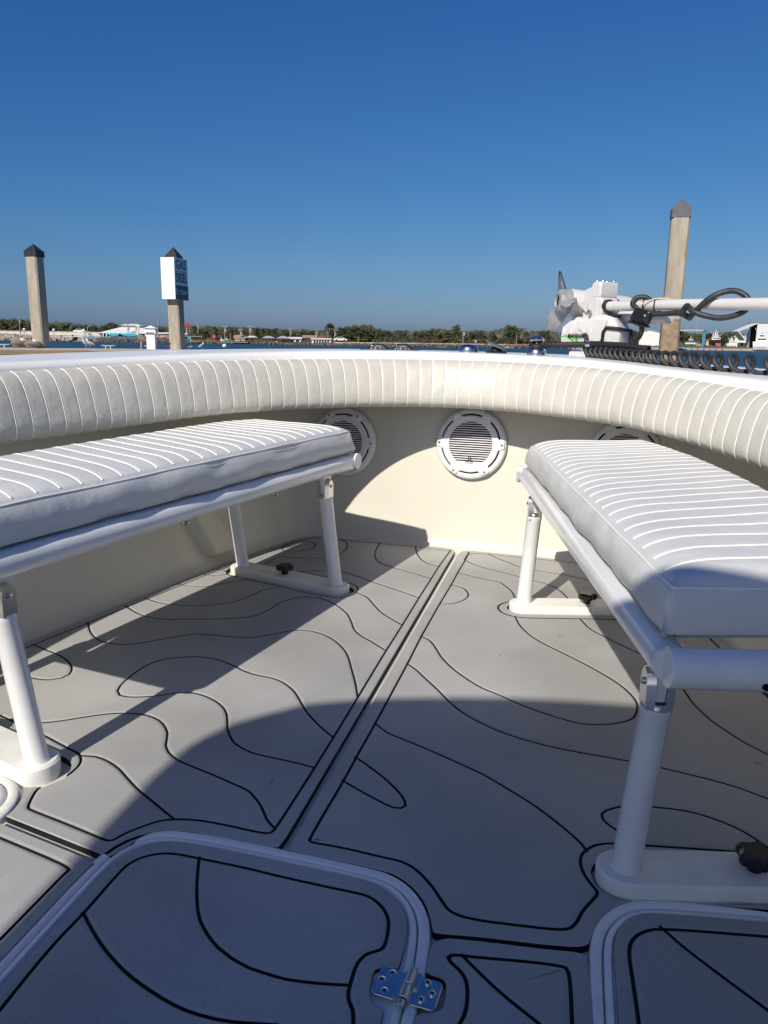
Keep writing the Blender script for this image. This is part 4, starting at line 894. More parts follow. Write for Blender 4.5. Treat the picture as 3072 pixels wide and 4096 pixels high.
# flush drain disc on the starboard deck
p_ = bearing(1385, 797, 2.62); o = MB().lathe([(.022, -.003), (.022, .0012), (.014, .0022), (.0001, .0022)], 24, Matrix.Translation((p_.x, p_.y, .706))).build('flush_fitting', M['stainless'], None, True, 50)
tag(o, 'small flush metal disc on the starboard deck below the coiled cord', 'deck fitting')

# ================================================================== TROLLING MOTOR (stowed along the starboard bow)
MO = Vector((.474, 2.949)); MT = Vector((.658, -.753)); MN = Vector((.753, .658))   # along the shaft, away from the viewer
SC_ = 1.0
def mp(s, z, o=0):
    s *= SC_
    return Vector((MO.x+MT.x*s+MN.x*o, MO.y+MT.y*s+MN.y*o, z))
base_m = mp(0, .735)
tm = empty('trolling_motor', base_m, 0, 'white electric trolling motor stowed on the starboard bow with grey propeller', 'trolling motor')
tinv = Matrix.Translation(-base_m)
def tpart(o, p=None):
    o.parent = p or tm; o.matrix_parent_inverse = tinv if p is None else Matrix(); return o
def side_prism(mb, poly, o0, o1, mi=0, bev=0):
    """poly of (s, z), given thickness across"""
    n = len(poly); rr = [(poly, o0), (poly, o1)] if not bev else [(inset(poly, bev), o0), (poly, o0+bev), (poly, o1-bev), (inset(poly, bev), o1)]
    vs = [mp(s, z, o) for pl, o in rr for s, z in pl]
    m = len(rr); mb.add(vs, [tuple(range(n-1, -1, -1)), tuple((m-1)*n+k for k in range(n))]+[(i*n+k, i*n+(k+1) % n, (i+1)*n+(k+1) % n, (i+1)*n+k) for i in range(m-1) for k in range(n)], mi)
def rounded(poly, it=2):
    P = [Vector(p) for p in poly]
    for _ in range(it):
        Q = []
        for i in range(len(P)):
            a = P[i]; b = P[(i+1) % len(P)]; L = (b-a).length; k = min(.25, .007/max(L, 1e-6)); Q += [a+(b-a)*k, b-(b-a)*k]
        P = Q
    return [(p.x, p.y) for p in P]
# housing axis: from the hub towards the block, yawed a little towards the viewer
hax = Vector((.925, .38, -.10)).normalized(); hubc = mp(-.05, .918, .075)-hax*.212+Vector((.012, .09, 0))
def axisM(c, ax):
    z = ax; x = Vector((0, 0, 1)).cross(z).normalized(); y = z.cross(x)
    return Matrix(((x.x, y.x, z.x, c.x), (x.y, y.y, z.y, c.y), (x.z, y.z, z.z, c.z), (0, 0, 0, 1)))
HX = axisM(hubc, hax)
mb = MB(); mb.lathe([(.036, .042), (.049, .045), (.0505, .050), (.0505, .27), (.047, .285), (.02, .30), (.0001, .30)], 40, HX); hs = tpart(mb.build('motor_housing', M['motor_white'], None, True, 40))
mb = MB(); side_prism(mb, [(-.125, .935), (-.07, .93), (-.066, .895)], -.012, -.004); c = mb.build('fin', M['motor_white'], hs); pass
# propeller: hollow hub and three raked blades
prop = []
mb = MB(); mb.lathe([(.018, .020), (.020, .004), (.024, -.002), (.036, -.001), (.042, .006), (.045, .020), (.0490, .040), (.048, .044), (.030, .044)], 40, HX)
hub = tpart(mb.build('propeller_hub', M['prop_grey'], None, True, 40))
mb = MB(); mb.lathe([(.0195, .006), (.0185, .019), (.0001, .019)], 24, HX); c = mb.build('bore', M['dark'], hub); pass
mb = MB(); mb.lathe([(.0001, .004), (.005, .005), (.007, .010), (.0075, .018)], 14, HX); c = mb.build('nut', M['stainless'], hub, True); pass
def blade(ang):
    vs = []; nr = 11; nc = 7
    for side in (0, 1):
        for i in range(nr):
            t = i/(nr-1); r_ = .038+.088*t; ch = .029*(1-.15*t)*math.sqrt(max(.02, 1-(max(0, t-.35)/.66)**2.2))+.003
            tw = R(60-20*t)
            for j in range(nc):
                q = (j/(nc-1)-.5)*2
                a = q*ch; th_ = .0032*(1-q*q)*(1-.6*t)+.0005
                y_ = a*math.cos(tw)+(.018*t); z_ = .018-a*math.sin(tw)+(-.012*t)+(th_ if side else -th_)+.007*q*q
                vs.append(HX @ (Matrix.Rotation(ang, 3, 'Z') @ Vector((r_, y_, z_))))
    fs = []; N_ = nr*nc
    for side in (0, 1):
        for i in range(nr-1):
            for j in range(nc-1):
                a = side*N_+i*nc+j; fs.append((a, a+1, a+nc+1, a+nc) if side else (a, a+nc, a+nc+1, a+1))
    for i in range(nr-1):
        for j in (0, nc-1):
            a = i*nc+j; fs.append((a, a+nc, N_+a+nc, N_+a) if j == 0 else (a, N_+a, N_+a+nc, a+nc))
    for j in range(nc-1):
        for i in (0, nr-1):
            a = i*nc+j; fs.append((a, a+1, N_+a+1, N_+a))
    return vs, fs
for an in (R(58), R(178), R(298)):
    v_, f_ = blade(an); c = tpart(meshobj('propeller_blade', v_, f_, M['prop_grey'], None, True, None, 50), hub); pass
# upright block (shaft clamp housing)
mb = MB()
side_prism(mb, rounded([(-.100, .868), (-.100, .976), (-.074, .984), (-.040, .985), (-.022, .960), (-.022, .868)]), .0, .085, bev=.004)
side_prism(mb, rounded([(-.062, .946), (-.062, .997), (-.050, 1.003), (-.012, 1.003), (-.012, .946)]), -.001, .087, bev=.006)
side_prism(mb, rounded([(-.030, .872), (-.030, .950), (-.004, .946), (.000, .905), (-.008, .876)]), .002, .080, bev=.004)
bk = tpart(mb.build('shaft_clamp', M['motor_white'], None, True, 30))
for s, o in ((-.046, .012), (-.036, .030), (-.022, .070), (-.048, .060)):
    mb = MB(); mb.lathe([(.0055, -.002), (.0055, .003), (.004, .006), (.0001, .006)], 14, Matrix.Translation(mp(s, 1.002, o))); c = mb.build('bolt', M['stainless'], bk, True, 40); pass
q = mp(-.052, .898, .0); mb = MB(); mb.tube([q+Vector((-MN.x*.001, -MN.y*.001, 0)), q+Vector((-MN.x*-.006, -MN.y*.006, 0))-Vector((MN.x*.02, MN.y*.02, 0))], .007, 12); c = mb.build('thumb_screw', M['stainless'], bk, True, 40); pass
# collar and shaft
SHO = .026
mb = MB(); mb.tube([mp(-.006, .917, SHO), mp(.012, .917, SHO)], .0235, 30); c = tpart(mb.build('rubber_collar', M['rubber'], None, True, 40))
mb = MB(); mb.tube([mp(.010, .916, SHO), mp(.30, .912, SHO), mp(.67, .902, SHO), mp(1.25, .886, SHO)], .0178, 28); sh = tpart(mb.build('shaft', M['motor_white'], None, True, 40))
# second tube behind
mb = MB(); mb.tube([mp(.0, .882, .10), mp(.22, .878, .10)], .024, 24); tpart(mb.build('sleeve', M['motor_white'], None, True, 40))
# cowl (turned a little more towards the viewer than the shaft)
MT0, MN0 = MT, MN; MT = Vector((.90, -.436)); MN = Vector((.436, .90)); SC_ = .73
mb = MB()
cowl = [(-.214, .785), (-.217, .806), (-.211, .846), (-.191, .855), (-.170, .868), (-.157, .881), (-.112, .881), (-.104, .873), (-.070, .874), (-.028, .884), (.020, .889), (.060, .882), (.082, .862), (.100, .838), (.104, .824), (.100, .780), (.010, .780)]
cw = rounded(cowl, 2); n_ = len(cw)
prof = [(.018, -.088), (.006, -.094), (0, -.080), (0, .03), (.010, .05)]
prof = [(.011, .0), (.005, .003), (.0015, .009), (0, .018), (0, .088), (.008, .10)]
vs = [mp(s, z, o) for d, o in prof for s, z in inset(cw, d)] if False else [mp(s, max(.78, z), o) for d, o in prof for s, z in (inset(cw, d) if d else cw)]
fs = [(i*n_+k, i*n_+(k+1) % n_, (i+1)*n_+(k+1) % n_, (i+1)*n_+k) for i in range(len(prof)-1) for k in range(n_)]+[tuple(range(n_-1, -1, -1)), tuple((len(prof)-1)*n_+k for k in range(n_))]
cwl = tpart(meshobj('cowl', vs, fs, M['motor_white'], None, True, None, 45))
FO = .0     # front face
mb = MB()       # raised side panel and seam
side_prism(mb, rounded([(-.128, .872), (-.085, .868), (-.02, .876), (.04, .872), (.028, .835), (.012, .79), (-.07, .79), (-.088, .82), (-.120, .838)]), FO-.006, FO+.004, bev=.005)
c = mb.build('side_panel', M['motor_white'], cwl, True, 30); pass
mb = MB(); side_prism(mb, rounded([(-.215, .790), (-.219, .806), (-.213, .846), (-.196, .853), (-.203, .83), (-.207, .79)]), .012, .08, bev=.003); c = mb.build('end_bumper', M['cap_grey'], cwl, True, 30); pass
mb = MB(); side_prism(mb, [(.024, .889), (.036, .878), (.064, .878), (.066, .885), (.030, .894)], FO+.006, .075, bev=.001); c = mb.build('top_pad', M['black_plastic'], cwl, False); pass
for s, z in ((-.190, .829), (-.153, .829), (-.043, .831)):   # oval recesses
    mb = MB(); pl = [(s+.0036*math.cos(2*PI*k/20), z+.0085*math.sin(2*PI*k/20)) for k in range(20)]; side_prism(mb, pl, FO-.0072 if s > -.1 else FO-.0012, FO+.004)
    mb.build('screw_recess', M['speaker_white'], cwl)
# lettering and green swoosh
def faceT(s, z, o): 
    p = mp(s, z, o); return Matrix(((MT.x, 0, -MN.x, p.x), (MT.y, 0, -MN.y, p.y), (0, 1, 0, p.z), (0, 0, 0, 1)))
mb = MB(); txt(mb, 'RHODAN', .0185, faceT(-.122, .8115, FO-.0066), .0006, sx=.80, bold=.0006); c = mb.build('lettering', M['dark'], cwl); pass
mb = MB()
def swoosh(top, bot):
    pl = [(p.x, p.y) for p in catmull(top, .004)]+[(p.x, p.y) for p in reversed(catmull(bot, .004))]; side_prism(mb, pl, FO-.0016, FO+.003)
swoosh([(-.213, .808), (-.19, .8135), (-.165, .8145), (-.147, .8135)], [(-.213, .807), (-.19, .8095), (-.165, .8085), (-.147, .8065)])
def swoosh2(top, bot):
    pl = [(p.x, p.y) for p in catmull(top, .004)]+[(p.x, p.y) for p in reversed(catmull(bot, .004))]; side_prism(mb, pl, FO-.0076, FO+.003)
swoosh([(-.178, .8075), (-.155, .804), (-.138, .796), (-.129, .787)], [(-.178, .8065), (-.163, .802), (-.152, .795), (-.147, .787)])
swoosh2([(-.131, .806), (-.122, .804), (-.115, .797), (-.112, .789)], [(-.131, .806), (-.127, .800), (-.124, .795), (-.1215, .789)])
c = mb.build('green_swoosh', M['green'], cwl); pass
# black strap frame over the aft end, recessed white panel in it
mb = MB()
mb.tube([mp(.016, .785, -.004), mp(.019, .826, -.005), mp(.034, .842, -.006), mp(.098, .838, -.006), mp(.108, .836, .002), mp(.109, .833, .088), mp(.108, .785, .092)], .0062, 6)
tpart(mb.build('strap', M['black_plastic']))
mb = MB(); side_prism(mb, [(.028, .785), (.032, .806), (.05, .804), (.075, .796), (.098, .790), (.098, .783)], FO-.006, FO+.004, bev=.001); tpart(mb.build('lower_panel', M['motor_white']))
MT, MN = MT0, MN0; SC_ = 1.0
# mounting plate on the deck
mb = MB(); side_prism(mb, [(-.150, .758), (-.150, .783), (.13, .783), (.13, .758)], -.0, .12, bev=.004); side_prism(mb, [(-.151, .738), (-.150, .756), (.14, .756), (.14, .728)], -.01, .13, bev=.003)
mt = tpart(mb.build('mounting_plate', M['motor_white'], None, True, 30))
for s in (-.125, -.07, -.02, .06):
    q = mp(s, .771, -.0); mb = MB(); mb.tube([q, q-Vector((MN.x*.005, MN.y*.005, 0))], [.006, .0045], 12); c = mb.build('bolt', M['stainless'], mt, True, 40); pass
# transducer strapped to the shaft
TO = SHO-.028; mb = MB()
side_prism(mb, rounded([(.176, .906), (.246, .892), (.229, .846), (.152, .866)], 2), TO-.016, TO+.010, bev=.004)
side_prism(mb, rounded([(.150, .866), (.228, .846), (.226, .838), (.152, .858)], 1), TO-.019, TO+.013, bev=.002)
side_prism(mb, [(.216+.019*math.cos(2*PI*k/24), .872+.017*math.sin(2*PI*k/24)) for k in range(24)], TO-.023, TO, bev=.004)
td = tpart(mb.build('transducer', M['black_plastic'], None, True, 30))
mb = MB()
for s in (.236, .186): mb.tube([mp(s+.004*math.sin(k), .9125+.0205*math.sin(2*PI*k/16), SHO+.0205*math.cos(2*PI*k/16)) for k in range(16)], .0022, 6, closed=True)
c = mb.build('cable_tie', M['black_plastic'], td, True); pass
mb = MB(); mb.tube(catmull([mp(.188, .905, TO-.008), mp(.20, .919, TO-.002), mp(.23, .932, SHO-.012), mp(.262, .9335, SHO+.004), mp(.285, .928, SHO+.016)], .006), .0022, 8); tpart(mb.build('thin_wire', M['wire'], None, True))
mb = MB(); mb.tube(catmull([mp(.186, .928, SHO+.02), mp(.172, .941, SHO+.008), mp(.153, .939, SHO-.014), mp(.152, .918, TO-.002), mp(.178, .902, TO), ], .006), .0085, 14)
tpart(mb.build('hook_cable', M['rubber'], None, True)); mb = MB()
mb.tube(catmull([mp(.20, .852, TO-.002), mp(.202, .83, TO), mp(.192, .81, .0), mp(.175, .795, .0), mp(.160, .785, .01)], .006), .0085, 12)
tpart(mb.build('down_cable', M['rubber'], None, True))
# black power cable looped around the shaft
mb = MB(); mb.tube(catmull([mp(.23, .884, TO), mp(.29, .884, SHO-.012), mp(.335, .884, SHO-.006), mp(.366, .874, SHO-.002), mp(.388, .868, SHO-.016), mp(.410, .876, SHO-.032), mp(.432, .893, SHO-.034), mp(.455, .915, SHO-.030), mp(.478, .933, SHO-.018), mp(.503, .945, SHO+.004), mp(.53, .943, SHO+.016), mp(.556, .926, SHO+.026), mp(.565, .905, SHO+.026), mp(.558, .886, SHO+.020), mp(.532, .872, SHO+.006), mp(.497, .866, SHO-.010), mp(.462, .872, SHO-.026), mp(.430, .884, SHO-.044), mp(.404, .899, SHO-.042), mp(.386, .905, SHO-.030), mp(.376, .897, SHO-.030), mp(.37, .883, SHO-.028), mp(.374, .872, SHO-.012)], .006), .0088, 14)
tpart(mb.build('power_cable', M['rubber'], None, True))

# coiled cord along the deck
def deckz(p): return zcurve(ZIN, math.degrees(math.atan2(p.x/A0, (p.y-YC)/B0)))+.001
pts = []
turns = []; s = .015; sp = .023
ncoil = 30
tt = 0
while s < 1.15:
    pitch = interp([.02, .18, .33, .48, .63, .78, 1.1], [.0235, .027, .033, .041, .054, .07, .085], s)
    for k in range(20):
        a = 2*PI*k/20; rr = .0135+.0085*min(1, max(0, (s-.02)/.6)); cs = s+pitch*k/20
        off = -.068-.018*min(1, max(0, (cs-.1)/.5))
        q_ = mp(cs+.010*math.sin(a+.6), 0, off+rr*math.sin(a)); q_.z = deckz(mp(cs, 0, off))+.0070+rr-rr*math.cos(a); pts.append(q_)
    s += pitch
mb = MB(); mb.tube(pts, .0068, 12)
lead = catmull([mp(-.070, .795, -.012), mp(-.062, .812, -.02), mp(-.035, .815, -.035), mp(-.012, .800, -.05), mp(-.005, .772, -.062), pts[0]], .006)
mb.tube(lead, .0078, 12)
cc = mb.build('coiled_cord', M['rubber'], None, True)
tag(cc, 'black coiled cord lying along the starboard gunwale beneath the motor shaft', 'cord')
# braided rope from the raised cleat, with a metal crimp
q0_ = c2p+Vector((0, 0, .036))
rp = catmull([q0_+Vector((.018, -.016, .0)), q0_.lerp(mp(.02, .781, -.075), .4), q0_.lerp(mp(.02, .781, -.075), .75), mp(.02, .782, -.075), mp(.045, .783, -.072), mp(.12, .782, -.064), mp(.20, .778, -.052), mp(.28, .768, -.040)], .0035)
mb = MB(); pr = []
n_ = 14; vs = []; fs = []
for i, p in enumerate(rp):
    for k in range(n_):
        a = 2*PI*k/n_; L_ = i*.0035
        r_ = .0100+.0011*math.sin(2*a+L_*520)*1+.0011*math.sin(2*a-L_*520)
        vs.append((p.x-MN.x*math.cos(a)*r_, p.y-MN.y*math.cos(a)*r_, p.z+math.sin(a)*r_))
for i in range(len(rp)-1):
    for k in range(n_): fs.append((i*n_+k, i*n_+(k+1) % n_, (i+1)*n_+(k+1) % n_, (i+1)*n_+k))
mb.add(vs, fs)
q = c2p+Vector((0, 0, .030))
mb.tube([q+Vector((.018*math.cos(2*PI*k/24), .018*math.sin(2*PI*k/24), .003+.004*math.sin(2*PI*k/24))) for k in range(24)], .0115, 12, closed=True)
rpo = mb.build('pull_rope', M['rope'], None, True); tag(rpo, 'black braided pull rope stretched from the raised cleat past the motor', 'rope')
mb = MB(); mb.tube([mp(.022, .782, -.075), mp(.041, .783, -.0725)], .0122, 20); c = mb.build('crimp', M['stainless'], rpo, True, 40)

# ================================================================== HARD TOP behind the viewpoint (casts the rounded shadow)
HTZ = 1.95
kx = HTZ/math.tan(SUN_EL); sh_ = Vector((math.sin(SUN_AZ)*kx, math.cos(SUN_AZ)*kx))
edge = [(-.300, .80), (-.303, .95), (-.305, 1.12), (-.296, 1.225), (-.262, 1.30), (-.205, 1.365), (-.145, 1.425), (-.06, 1.468), (.05, 1.508), (.16, 1.542), (.29, 1.575), (.43, 1.598), (.56, 1.612), (.704, 1.618)]
fr = [(x-sh_.x, y-sh_.y) for x, y in edge]
full = [(fr[0][0], -3.4)]+fr+[(-x, y) for x, y in reversed(fr[:-1])]+[(-fr[0][0], -3.4)]
ht = empty('hard_top', (0, -2.2, 0), 0, 'white hard top on four tube posts aft of the seating area', 'hard top')
hinv_ = Matrix.Translation((0, 2.2, 0))
mb = MB(); mb.prism(full if area2(full) > 0 else full[::-1], HTZ, HTZ+.05, bev=.01); c = mb.build('roof', M['gel_white'], ht); c.matrix_parent_inverse = hinv_
for x in (-.45, .45):
    for y in (-1.7, -2.9):
        mb = MB(); mb.tube([(x, y, -.006), (x, y-.05, 1.0), (x*1.2, y+.1, HTZ)], .022, 14); c = mb.build('post', M['paint_white'], ht, True); c.matrix_parent_inverse = hinv_
MBx = MB(); MBx.prism([(-1.13, -.6), (-1.13, -3.6), (1.13, -3.6), (1.13, -.6)][::1], -.05, -.006); bpart(MBx.build('aft_deck', M['gel_white']))
# ================================================================== WATER, LAND
WZ = -.60
vs = [(0, 0, WZ)]; fs = []
for r_ in (15, 60, 250, 1000, 9000): vs += [(r_*math.cos(2*PI*k/48), r_*math.sin(2*PI*k/48), WZ) for k in range(48)]
fs = [(0, 1+k, 1+(k+1) % 48) for k in range(48)]+[(1+48*q+k, 1+48*(q+1)+k, 1+48*(q+1)+(k+1) % 48, 1+48*q+(k+1) % 48) for q in range(4) for k in range(48)]
o = meshobj('water', vs, fs, M['water'])
if o.data.polygons[0].normal.z < 0: o.data.flip_normals()
tag(o, 'blue rippled water of the channel', kind='structure')

# far bank: (photo x, distance) of the waterline
BX = [-900, -300, 0, 200, 520, 700, 900, 1100, 1300, 1500, 1660, 2000, 2600]
BD = [300, 300, 296, 290, 262, 256, 250, 262, 300, 335, 340, 340, 330]
def bank_d(px): return interp(BX, BD, px)
def horizon(px): return 726.6+.01505*px
def gp(px, dd=0, z=0):
    """ground point on the bearing of photo x, dd metres behind the waterline"""
    p = bearing(px, horizon(px), bank_d(px)+dd); p.z = z; return p
def hz(px, py, D):
    return bearing(px, py, D).z
vs = []; fs = []; prof = [(-6, -1.4, 0), (0, WZ-.05, 0), (2.0, WZ+.55, 0), (4, WZ+.95, 0), (14, WZ+1.15, 1), (60, WZ+1.6, 1), (700, WZ+4, 1)]
xs = list(range(-900, 2601, 50)); fm = []
for px in xs:
    for dd, z, _ in prof: 
        if px < 205 and dd > 0: dd += 40; z -= .15
        p = gp(px, dd+(1.2*math.sin(px*.05)+.8*math.sin(px*.13) if dd < 10 else 0)); vs.append((p.x, p.y, z+(0 if dd < 1 else .15*math.sin(px*.09+dd))))
for i in range(len(xs)-1):
    for k in range(len(prof)-1): fs.append((i*7+k, i*7+k+1, (i+1)*7+k+1, (i+1)*7+k)); fm.append(0 if k < 3 else 1)
o = meshobj('far_bank', vs, fs, [M['sand'], M['grass']], None, True, fm, 60); tag(o, 'sandy far bank with dry grass', kind='structure')
LZ = WZ+1.1

# ================================================================== TREES
def clump(vs, fs, c, r, n, leaf, rg, flat=.75):
    for _ in range(n):
        d = Vector((rg.gauss(0, 1), rg.gauss(0, 1), rg.gauss(0, 1))).normalized()*r*(rg.random()**.45)
        d.z *= flat; p = c+d
        nrm = (d.normalized()+Vector((rg.uniform(-.6, .6), rg.uniform(-.6, .6), rg.uniform(-.2, .9)))).normalized()
        u = nrm.orthogonal().normalized(); u = Matrix.Rotation(rg.random()*6.28, 3, nrm) @ u; v = nrm.cross(u)
        s = leaf*rg.uniform(.6, 1.35); b = len(vs)
        vs += [p+u*s, p+v*s*.7, p-u*s, p-v*s*.7]; fs.append((b, b+1, b+2, b+3))
def tree_proto(name, kind, seed):
    rg = random.Random(seed); root = bpy.data.objects.new(name, None); vs = []; fs = []; mb = MB()
    if kind == 'oak':
        mb.tube([(0, 0, 0), (.03, 0, .18), (.0, .02, .36)], [.035, .028, .022], 7)
        for k in range(9):
            a = rg.random()*6.28; r_ = rg.uniform(.12, .42); z = rg.uniform(.42, .80)-r_*.25
            c = Vector((math.cos(a)*r_, math.sin(a)*r_, z)); mb.tube([(0, .02, .3), c*.6+Vector((0, 0, .1)), c], [.018, .012, .005], 5)
            clump(vs, fs, c, rg.uniform(.17, .25), 75, .040, rg, .65)
        lm = M['leaf_dark'] if seed % 2 else M['leaf_olive']; bm_ = M['bark']
    elif kind == 'pine':
        mb.tube([(0, 0, 0), (.01, .01, .5), (0, 0, .9)], [.028, .02, .008], 7)
        for k in range(11):
            z = .32+.62*k/11; r_ = .26*(1-(z-.3)*.85); a = rg.random()*6.28
            c = Vector((math.cos(a)*r_*.6, math.sin(a)*r_*.6, z)); mb.tube([(0, 0, z-.04), c], [.008, .004], 4); clump(vs, fs, c, .12+r_*.35, 52, .034, rg, .6)
        lm = M['leaf_dark']; bm_ = M['bark']
    elif kind == 'bare':
        mb.tube([(0, 0, 0), (.02, 0, .3), (0, .01, .5)], [.024, .018, .012], 6)
        for k in range(14):
            a = rg.random()*6.28; r_ = rg.uniform(.1, .38); z = rg.uniform(.45, .98)-r_*.3; c = Vector((math.cos(a)*r_, math.sin(a)*r_, z))
            mb.tube([(0, 0, rg.uniform(.2, .45)), c*.55+Vector((0, 0, .15)), c], [.011, .008, .004], 4)
            clump(vs, fs, c, .13, 22, .024, rg, .9)
        lm = M['leaf_grey']; bm_ = M['bark_pale']
    elif kind == 'palm':
        mb.tube([(0, 0, 0), (.012, .0, .4), (.0, .01, .84)], [.026, .021, .024], 8)
        for k in range(30):
            a = rg.random()*6.28; el = rg.uniform(-.6, 1.1); L_ = rg.uniform(.15, .2); c = Vector((0, .01, .85)); pr = []
            for t in (0, .35, .7, 1): pr.append(c+Vector((math.cos(a)*math.cos(el)*L_*t, math.sin(a)*math.cos(el)*L_*t, math.sin(el)*L_*t-.09*t*t)))
            sd = Vector((-math.sin(a), math.cos(a), 0)); b = len(vs)
            for i, p in enumerate(pr): w_ = (.012, .045, .05, .012)[i]; vs += [p-sd*w_, p+sd*w_]
            fs += [(b+2*i, b+2*i+1, b+2*i+3, b+2*i+2) for i in range(3)]
        lm = M['leaf_palm']; bm_ = M['bark_pale']
    else:   # shrub
        mb.tube([(0, 0, 0), (.02, 0, .3)], [.05, .03], 6)
        for k in range(7):
            a = rg.random()*6.28; r_ = rg.uniform(.1, .42); c = Vector((math.cos(a)*r_, math.sin(a)*r_, rg.uniform(.2, .72)-r_*.3)); mb.tube([(.01, 0, .15), c], [.02, .008], 4); clump(vs, fs, c, .24, 62, .055, rg, .8)
        lm = M['leaf_olive'] if seed % 2 else M['leaf_palm']; bm_ = M['bark']
    tr = mb.build('trunk', bm_); cr = meshobj('crown', vs, fs, lm)
    return tr.data, cr.data, tr, cr
PROTO = {}
for kind, nm, seeds in (('oak', 'oak_tree', (1, 2, 3, 4)), ('pine', 'evergreen_tree', (11, 12, 13)), ('bare', 'bare_tree', (21, 22)), ('palm', 'palm_tree', (31, 32)), ('shrub', 'shrub', (41, 42, 43))):
    PROTO[kind] = []
    for s_ in seeds:
        a, b, o1, o2 = tree_proto(nm, kind, s_); PROTO[kind].append((nm, a, b)); bpy.data.objects.remove(o1); bpy.data.objects.remove(o2)
TXT = {'oak': 'dark broad evergreen oak in the tree line', 'pine': 'dark upright evergreen in the tree line', 'bare': 'grey leafless tree in the tree line', 'palm': 'palm tree in the tree line', 'shrub': 'olive shrub at the foot of the trees'}
LM = [(-2000, 'far left beyond the bridge'), (100, 'behind the white bridge'), (215, 'behind the white-roofed restaurant'), (372, 'between the fuel sign and the boathouses'), (560, 'behind the boathouses'), (705, 'right of the white waterfront house'), (830, 'on the open bank in the middle'), (1090, 'on the bank behind the trolling motor propeller'), (1240, 'at the far right behind the boat yard')]
def zone(px):
    r_ = LM[0][1]
    for x, t in LM:
        if px >= x: r_ = t
    return r_
def plant(kind, px, top, dd, wide=1.0, label=None, rz=None, k=None, base=None):
    nm, tm_, cm = PROTO[kind][k if k is not None else rnd.randrange(len(PROTO[kind]))]
    p = gp(px, dd, LZ-.1); D = bank_d(px)+dd; h = hz(px, top, D)-p.z
    o = empty(nm, p, rnd.random()*6.28 if rz is None else rz, label or (TXT[kind]+', '+zone(px)), 'shrub' if kind == 'shrub' else 'tree', 'trees along the far bank' if not label else None)
    o.scale = (h*wide, h*wide, h)
    for n_, d_ in (('trunk', tm_), ('crown', cm)): c = bpy.data.objects.new(n_, d_); link(c, o)
    return o
TOPX = [-120, 0, 40, 80, 100, 150, 200, 218, 232, 262, 272, 290, 350, 400, 440, 460, 500, 540, 560, 590, 620, 660, 690, 720, 745, 760, 800, 812, 850, 900, 930, 952, 968, 985, 1003, 1020, 1060, 1075, 1100, 1120, 1135, 1160, 1200, 1300, 1380, 1440, 1461, 1480, 1520, 1560, 1590, 1610, 1700, 1850]
TOPY = [684, 685, 687, 690, 693, 694, 696, 706, 696, 697, 704, 703, 702, 703, 700, 702, 703, 704, 706, 707, 709, 708, 712, 706, 706, 699, 698, 711, 711, 712, 708, 705, 712, 701, 710, 710, 712, 708, 701, 702, 712, 712, 713, 713, 712, 713, 706, 716, 716, 713, 714, 722, 722, 720]
KX = [(-200, 'pppo'), (230, 'oop'), (372, 'popb'), (520, 'bbpo'), (640, 'bobp'), (705, 'ppo'), (745, 'o'), (815, 'obpb'), (1000, 'obbp'), (1240, 'po')]
px = -130.0
while px < 1800:
    row = [t for x, t in KX if px >= x][-1]; kind = {'p': 'pine', 'o': 'oak', 'b': 'bare'}[rnd.choice(row)]
    top = interp(TOPX, TOPY, px)+rnd.uniform(-1.5, 3.5)
    if not (1245 < px < 1395 and rnd.random() < .3):
        plant(kind, px, top, (rnd.uniform(24, 42) if px > 205 else rnd.uniform(56, 80)) if px < 1240 else rnd.uniform(90, 130), rnd.uniform(.9, 1.4) if kind == 'pine' else rnd.uniform(.95, 1.25))
    px += rnd.uniform(9, 14)
px = -130.0
while px < 1260:           # lower, nearer growth
    if not (225 < px < 350 or 640 < px < 720):
        t = horizon(px); plant(rnd.choice(['shrub', 'shrub', 'oak' if px < 700 else 'shrub']), px, lerp(t, interp(TOPX, TOPY, px), rnd.uniform(.35, .72)), rnd.uniform(16, 24)+(34 if px < 205 else 0), rnd.uniform(1.1, 1.6))
    px += rnd.uniform(13, 21)
plant('oak', 775, 696.5, 22, 1.5, 'big round oak standing above the others right of the two tall palms', k=0)
plant('oak', 242, 694, 34, 1.3, 'tall round oak rising just left of the restaurant cupola', k=2)
plant('pine', 985, 699.5, 24, .9, 'tall pointed evergreen near the middle of the bank', k=1)
plant('palm', 709, 697, 12, 1.3, 'left of the two tall palms beside the white waterfront house', k=0)
plant('palm', 714, 695, 14, 1.3, 'right of the two tall palms, leaning and slightly taller', k=1)
plant('palm', 643, 716, 10, 1.5, 'drooping palm in front of the brown-roofed boathouse', k=1)
plant('palm', 498, 705, 12, 1.1, 'slim palm among the poles left of the boathouses', k=0)
plant('palm', 157, 722, 8, 2.0, 'short bushy palm in front of the bridge, left of the taller one', k=1)
plant('palm', 194, 719, 8, 2.0, 'short bushy palm at the right end of the bridge', k=0)
plant('palm', 1115, 712, 14, 1.2, 'palm rising from the scrub behind the black deck filler', k=0)
plant('shrub', 925, 729, 9, 3.0, 'bright green low bush on the open bank', k=0)
# distant woods behind the individual trees
vs = []; fs = []; rg = random.Random(5)
for i in range(9000):
    px = rg.uniform(-500, 2200); D = bank_d(px)+(rg.uniform(60, 80) if px < 1240 else rg.uniform(140, 160)); top = interp(TOPX, TOPY, px)
    t = rg.random(); py = lerp(horizon(px)+2, top+5, t); p = bearing(px, py, D); s = rg.uniform(.5, 1.2)
    nrm = Vector((rg.uniform(-.6, .6), -1, rg.uniform(-.2, .9))).normalized(); u = nrm.orthogonal().normalized(); v = nrm.cross(u); b = len(vs)
    vs += [p+u*s, p+v*s*.7, p-u*s, p-v*s*.7]; fs.append((b, b+1, b+2, b+3))
o = meshobj('far_woods', vs, fs, M['leaf_dark']); tag(o, 'dense woods behind the far tree line', kind='stuff')

